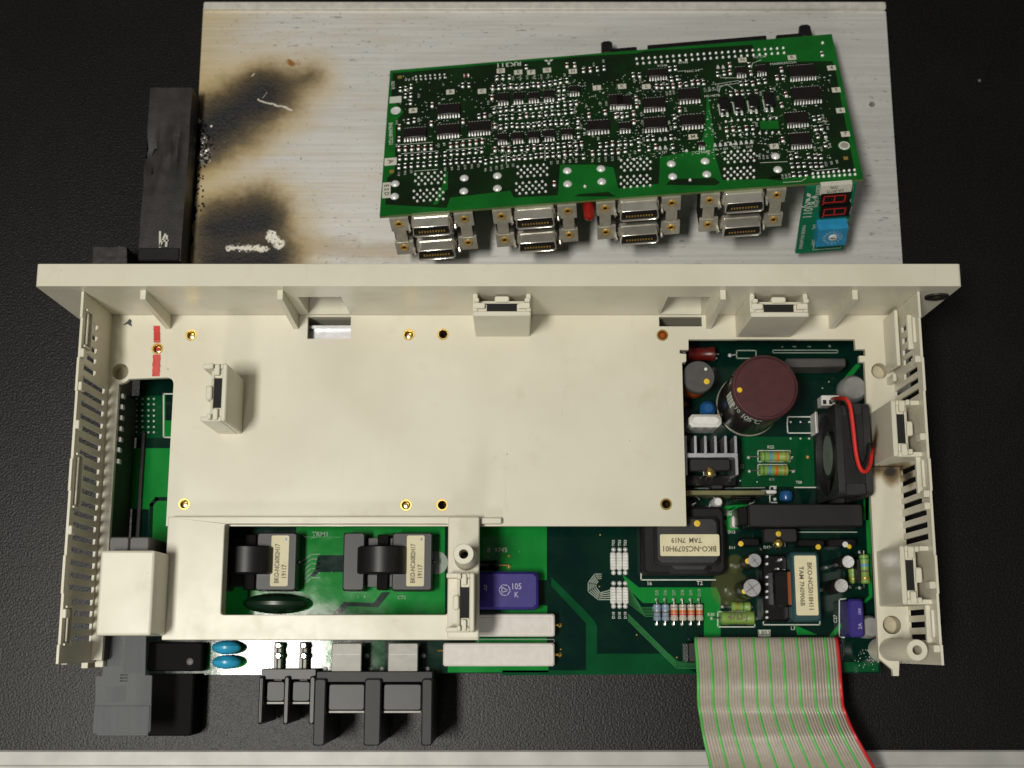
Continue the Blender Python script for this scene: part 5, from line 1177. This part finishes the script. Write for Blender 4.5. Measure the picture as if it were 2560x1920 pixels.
# latched header under the rear edge
hd = obj('rear_header', MB().box(CL(B2, 275, 190).x, BD - 7, -9, CL(B2, 1310, 120).x, BD + 5.0, -1.7, .3), 'black_matte', cb)
for c, x0_, x1_, up in ((B1, 2020, 2212, True), (B2, 1395, 1700, False)):
    a = CL(c, x0_, 220).x if c is B1 else CL(c, x0_, 110).x; b = CL(B2, 185, 210).x if c is B1 else CL(c, x1_, 80).x
    obj('latch_arm', MB().box(a, BD - 6, -8, b, BD + 5.2, -2.2, .4).box(a if up else b - 5.5, BD + .5, -7, a + 5.5 if up else b, BD + 9.5, -.5, .9), 'black_matte', hd)
# red lamp between the sockets
p = CL(F1, 1905, 330, 1, -.5); obj('red_lamp', MB().lathe([(2.6, 8), (2.6, -4), (2.2, -6), (1.0, -7)], 18, (p.x, 0, -5.2), 'y'), 'led_red', cb)
# --- display panel hanging at the right-hand end
x0d, x1d = 192.6, 215.2
def FD(x, y, yv=-1.0): return CL(F2, x, y, 1, yv)
dp = obj('display_panel', MB().box(x0d, -1.0, -48.2, x1d, .6, -1.7), 'panel_green', cb)
def dbox(x0_, y0_, x1_, y1_, t, c_=.2):
    a = FD(x0_, y0_, -1.0 - t); b = FD(x1_, y1_, -1.0 - t); return a.x, -1.0 - t, b.z, b.x, -1.0, a.z, 0
for k, (ya, yb) in enumerate(((265, 325), (347, 402))):
    a = FD(1290, ya, -3.5); b = FD(1462, yb, -3.5)
    dg_ = obj('digit_module', MB().box(a.x, -3.5, b.z, b.x, -1.0, a.z), 'black_gloss', dp)
    cx, cz = (a.x + b.x)/2 - .3, (a.z + b.z)/2; w, h = (b.x - a.x), abs(a.z - b.z)
    sg = MB(); L = h*.62; o8 = w*.30
    def bar(xa, za, xb, zb): sg.box(min(xa, xb) - .28, -3.58, min(za, zb) - .28, max(xa, xb) + .28, -3.52, max(za, zb) + .28)
    # an eight lying on its side: two loops
    for lo, hi in ((-w*.34, -w*.02), (w*.02, w*.34)):
        bar(cx + lo, cz + h*.27, cx + hi, cz + h*.27); bar(cx + lo, cz - h*.27, cx + hi, cz - h*.27)
    for xx in (-w*.36, 0, w*.36): bar(cx + xx, cz + h*.2, cx + xx, cz - h*.2)
    sg.box(cx - w*.4, -3.58, b.z + .5, cx - w*.34, -3.52, b.z + 1.1)
    obj('digit_segment', sg, 'red_wire', dg_)
a = FD(1290, 215, -3.4); b = FD(1475, 258, -3.4); o = obj('paper_tag', MB().box(a.x, -3.4, b.z, b.x, -1.0, a.z), 'paper_white', dp)
def dtext(s, x, y, h, rz, m='silk', yv=-1.0, sx=1.0):
    p = FD(x, y, yv); return text(s, p.x, yv - .06, p.z, h, cb, m, tilt=(R(90), R(rz), 0), sx=sx)
dtext('LA-301YL', 1375, 245, 1.7, 180, 'ink', -3.4, .8); dtext('729L', 1370, 222, 1.7, 180, 'ink', -3.4, .8)
a = FD(1285, 415, -7.2); b = FD(1440, 588, -7.2)
sw = obj('rotary_switch', MB().box(a.x + .2, -7.2, FD(1360, 590, -7.2).z, b.x - .1, -1.0, FD(1360, 420, -1.0).z), 'blue_switch', dp)
p = FD(1362, 537, -7.2)
obj('dial', MB().lathe([(2.0, -7.2), (1.9, -7.6), (1.7, -7.7)], 20, (p.x, 0, p.z), 'y'), 'white_pl', sw)
obj('dial_slot', MB().box(p.x - 1.2, -7.8, p.z - .3, p.x + .8, -7.7, p.z + .3), 'grey_plastic', sw)
for k, ch in enumerate('0123456789ABCDEF'):
    a_ = R(22.5*k); text(ch, p.x + 4.0*math.sin(a_), -7.28, p.z + 4.0*math.cos(a_), 1.2, cb, 'silk', tilt=(R(90), a_, 0))
    tk_ = MB().box(p.x + 2.5*math.sin(a_) - .12, -7.26, p.z + 2.5*math.cos(a_) - .12, p.x + 2.9*math.sin(a_) + .12, -7.22, p.z + 2.9*math.cos(a_) + .12); obj('dial_tick', tk_, 'silk', sw)
dtext('RJ011', 1205, 365, 4.2, 90, sx=.85); dtext('MADE IN JAPAN', 1170, 535, 1.7, 90, sx=1.0); dtext('LEDR', 1256, 320, 1.9, 90); dtext('LEDH', 1268, 240, 1.9, 90); dtext('SVL', 1245, 470, 1.7, 90); dtext('SVM', 1238, 568, 1.7, 90)
dtext('RJ011', 1480, 230, 1.4, 90, sx=.7); dtext('BN634', 1448, 440, 1.3, 90, sx=.7)
p = FD(1222, 285, -1.06)
emblem((p.x, p.z), 3.6, dp, -1.07, True, R(90), lambda a_, b_, z: (a_, z, b_))
fl_ = MB()
def dl(pts):
    for (xa, ya), (xb, yb) in zip(pts, pts[1:]):
        a = FD(xa, ya, -1.05); b = FD(xb, yb, -1.05); fl_.box(min(a.x, b.x) - .15, -1.06, min(a.z, b.z) - .15, max(a.x, b.x) + .15, -1.02, max(a.z, b.z) + .15)
a = FD(1262, 480); b = FD(1410, 602)
for q_ in (((a.x, a.z), (a.x, b.z)), ((a.x, b.z), (b.x, b.z)), ((b.x, b.z), (b.x, b.z + 1.5))):
    (xa, za), (xb, zb) = q_; fl_.box(min(xa, xb) - .15, -1.06, min(za, zb) - .15, max(xa, xb) + .15, -1.02, max(za, zb) + .15)
obj('silkscreen_line', fl_, 'silk', dp)
for ya, yb in ((345, 390), (300, 325)): a = FD(1455, ya); b = FD(1472, yb); obj('white_bar', MB().box(a.x, -1.08, b.z, b.x, -1.02, a.z), 'silk', dp)
# ================================================================ cooling fan
zt = 68.0
xa = P(*TR(1425, 1000), zt)[0]; xb = P(*TR(1725, 1000), zt)[0]; ya = P(*TR(1500, 1440), zt)[1]; yb = P(*TR(1500, 645), zt)[1]
fc = ((ya + yb)/2, 47.0); fr = (yb - ya)/2
fan = thing('cooling_fan', 'small black cooling fan standing on edge with a looped red and black lead', 'fan', ((xa + xb)/2, fc[0], 27))
fs = lambda a, b, t: (t, a, b)
bore = circ(fc[0], fc[1], fr*.90, 40)
sqo = rrect(fc[0] - fr, fc[1] - 20.5, fc[0] + fr, fc[1] + 20.5, 2.5, 3)
bev(obj('fan_frame', MB().slab(sqo, [bore], xa, xa + 3.0, fs).slab(sqo, [bore], xb - 3.0, xb, fs).slab(circ(fc[0], fc[1], fr*.96, 40), [bore], xa + 3.0, xb - 3.0, fs), 'dark_grey', fan), .4, 2)
for sy in (-1, 1):
    for sz in (-1, 1): obj('corner_post', MB().box(xa + 3.02, fc[0] + sy*(fr - 5.2), fc[1] + sz*15.3, xb - 3.02, fc[0] + sy*(fr - .2), fc[1] + sz*20.3, .5), 'dark_grey', fan)
obj('frame_side', MB().box(xa + 3.02, ya + 5, fc[1] + 18.9, xb - 3.02, yb - 5, fc[1] + 19.9), 'black', fan)
obj('hub', MB().lathe([(10.2, xa + 1.0), (10.8, xa + 1.6), (10.8, xb - 1.5)], 32, (0, fc[0], fc[1]), 'x'), 'black', fan)
obj('hub_label', MB().lathe([(8.8, xa + .94), (8.8, xa + .99)], 32, (0, fc[0], fc[1]), 'x'), 'hub_grey', fan)
for k in range(7):
    a0 = 2*math.pi*k/7; vs = []; n = 6
    for i in range(n + 1):
        f = i/n; x = xa + 2.2 + (xb - xa - 4.5)*f; da = .75*f
        for rr_ in (10.5, fr*.87): vs.append((x, fc[0] + rr_*math.cos(a0 + da), fc[1] + rr_*math.sin(a0 + da)))
    vs2 = [(v[0] + .5, v[1] + .5*math.sin(a0), v[2] + .3) for v in vs]; m_ = len(vs)
    fcs = [(2*i, 2*i+1, 2*i+3, 2*i+2) for i in range(n)] + [(m_+2*i, m_+2*i+2, m_+2*i+3, m_+2*i+1) for i in range(n)]
    fcs += [(2*i, 2*i+2, m_+2*i+2, m_+2*i) for i in range(n)] + [(2*i+1, m_+2*i+1, m_+2*i+3, 2*i+3) for i in range(n)] + [(0, m_, m_+1, 1), (2*n, 2*n+1, m_+2*n+1, m_+2*n)]
    obj('blade', MB().add(vs + vs2, fcs), 'black', fan)
def smooth(pts, n=8):
    out = []; pts = [Vector(p) for p in pts]
    for i in range(len(pts)-1):
        p0, p1, p2, p3 = pts[max(i-1, 0)], pts[i], pts[i+1], pts[min(i+2, len(pts)-1)]
        for k in range(n):
            t = k/n; out.append(.5*((2*p1) + (p2-p0)*t + (2*p0-5*p1+4*p2-p3)*t*t + (3*p1-p0-3*p2+p3)*t**3))
    return out + [pts[-1]]
def wire(lst, r, m, name='lead_wire'):
    return obj(name, MB().tube(smooth([(*P(*TR(x, y), z), z) for x, y, z in lst]), r, 10), m, fan)
wire([(1385, 615, 40), (1440, 608, 60), (1500, 612, 72), (1540, 680, 73), (1565, 860, 73), (1590, 1080, 73), (1625, 1210, 73), (1670, 1240, 72), (1710, 1190, 70), (1725, 1080, 66), (1735, 1030, 58)], .85, 'red_wire')
wire([(1385, 625, 40), (1430, 640, 58), (1490, 660, 69.5), (1530, 760, 70), (1570, 1050, 70), (1600, 1190, 70), (1630, 1215, 70), (1680, 1130, 70), (1700, 1010, 68), (1730, 1000, 58)], .8, 'black_gloss')

# ================================================================ ribbon cable
rc = thing('ribbon_cable', 'wide grey ribbon cable with green stripes and one red edge running off the bench', 'ribbon cable', (95, -10, 30))
prof = [(935, 1925, 1060, 31.5), (932, 1923, 1010, 33.0), (930, 1920, 988, 35.5), (930, 1921, 990, 38.0), (932, 1927, 1040, 40.0), (942, 1938, 1150, 42.0), (948, 1948, 1290, 45.5), (948, 1956, 1380, 44.5), (952, 1964, 1455, 40.5), (962, 1984, 1510, 40.0), (975, 2020, 1600, 42.5), (990, 2062, 1680, 44.0), (1015, 2125, 1790, 42.0), (1040, 2190, 1900, 36.0), (1060, 2240, 2000, 25.0)]
NC = 50
for i in range(NC):
    f = (i + .5)/NC; pts = []
    for l, r_, y, z in prof:
        pts.append((*P(*BR(l + (r_ - l)*f, y), z), z + .0))
    pts = smooth(pts, 4)
    m = 'rib_red' if i == NC - 1 else ('rib_green' if i % 5 == 0 else 'rib_grey')
    obj('conductor', MB().tube(pts, .70 if m == 'rib_grey' else .80, 6), m, rc)
ws = [[], []]
for l, r_, y, z in prof:
    for e, f in ((0, .012), (1, .988)): ws[e].append((*P(*BR(l + (r_ - l)*f, y), z), z))
ws = [smooth(w_, 4) for w_ in ws]; n_ = len(ws[0])
web = MB().add([tuple(p_) for p_ in ws[0]] + [tuple(p_) for p_ in ws[1]], [(i, i+1, n_+i+1, n_+i) for i in range(n_-1)])
wo = obj('cable_web', web, 'rib_grey', rc); sm = wo.modifiers.new('thick', 'SOLIDIFY'); sm.thickness = 1.0*MM; sm.offset = 0
a = P(*BR(945, 1150), 34); b = P(*BR(1915, 1035), 34)
obj('cable_plug', MB().box(a[0], a[1], 35.3, b[0], b[1], 38.6, .4), 'black', rc)

# ================================================================ smoky plastic tab by the terminal cover
ztb = 46.0
def T(x, y): return P(*L4(x, y), ztb)
ot = [T(372, 985), T(320, 1195), T(318, 1480), T(328, 1494), T(580, 1494), T(598, 1470), T(606, 1192), T(572, 1190), T(576, 985)]
ot = [(ot[0][0] - .2, ot[0][1]), (ot[0][0] - .4, ot[1][1])] + ot[1:]
tb = thing('plastic_tab', 'flat smoky translucent plastic tab sticking out below the cream terminal cover', 'plastic tab', (T(450, 1200)[0], T(450, 1200)[1], ztb))
sl = T(465, 1200)
hs_ = [rect(sl[0] - 1.6, sl[1] - 1.9 + k*1.25, sl[0] + 1.6, sl[1] - 1.2 + k*1.25) for k in range(3)]
obj('tab_sheet', MB().slab(ot, hs_, ztb - 1.2, ztb), 'smoky', tb)
obj('tab_step', MB().box(ot[2][0] + .5, T(450, 1490)[1] + .5, ztb + .02, T(600, 1400)[0] - .5, T(450, 1345)[1], ztb + .5, .2), 'smoky', tb)
obj('tab_stem', MB().box(T(385, 1100)[0], T(450, 1330)[1], 24.5, T(390, 1100)[0] + 2, T(450, 1250)[1], ztb - 1.25), 'grey_plastic', tb)

# ================================================================ turn lettering into meshes
bpy.context.view_layer.update()
dg = bpy.context.evaluated_depsgraph_get()
conv = [(o, bpy.data.meshes.new_from_object(o.evaluated_get(dg))) for o in TEXTS]
for o, me in conv:
    me.name = 'printed_text'
    n = bpy.data.objects.new('printed_text', me); COL.objects.link(n)
    n.parent = o.parent; n.location = o.location; n.rotation_euler = o.rotation_euler; n.scale = o.scale
for o, me in conv: bpy.data.objects.remove(o, do_unlink=True)
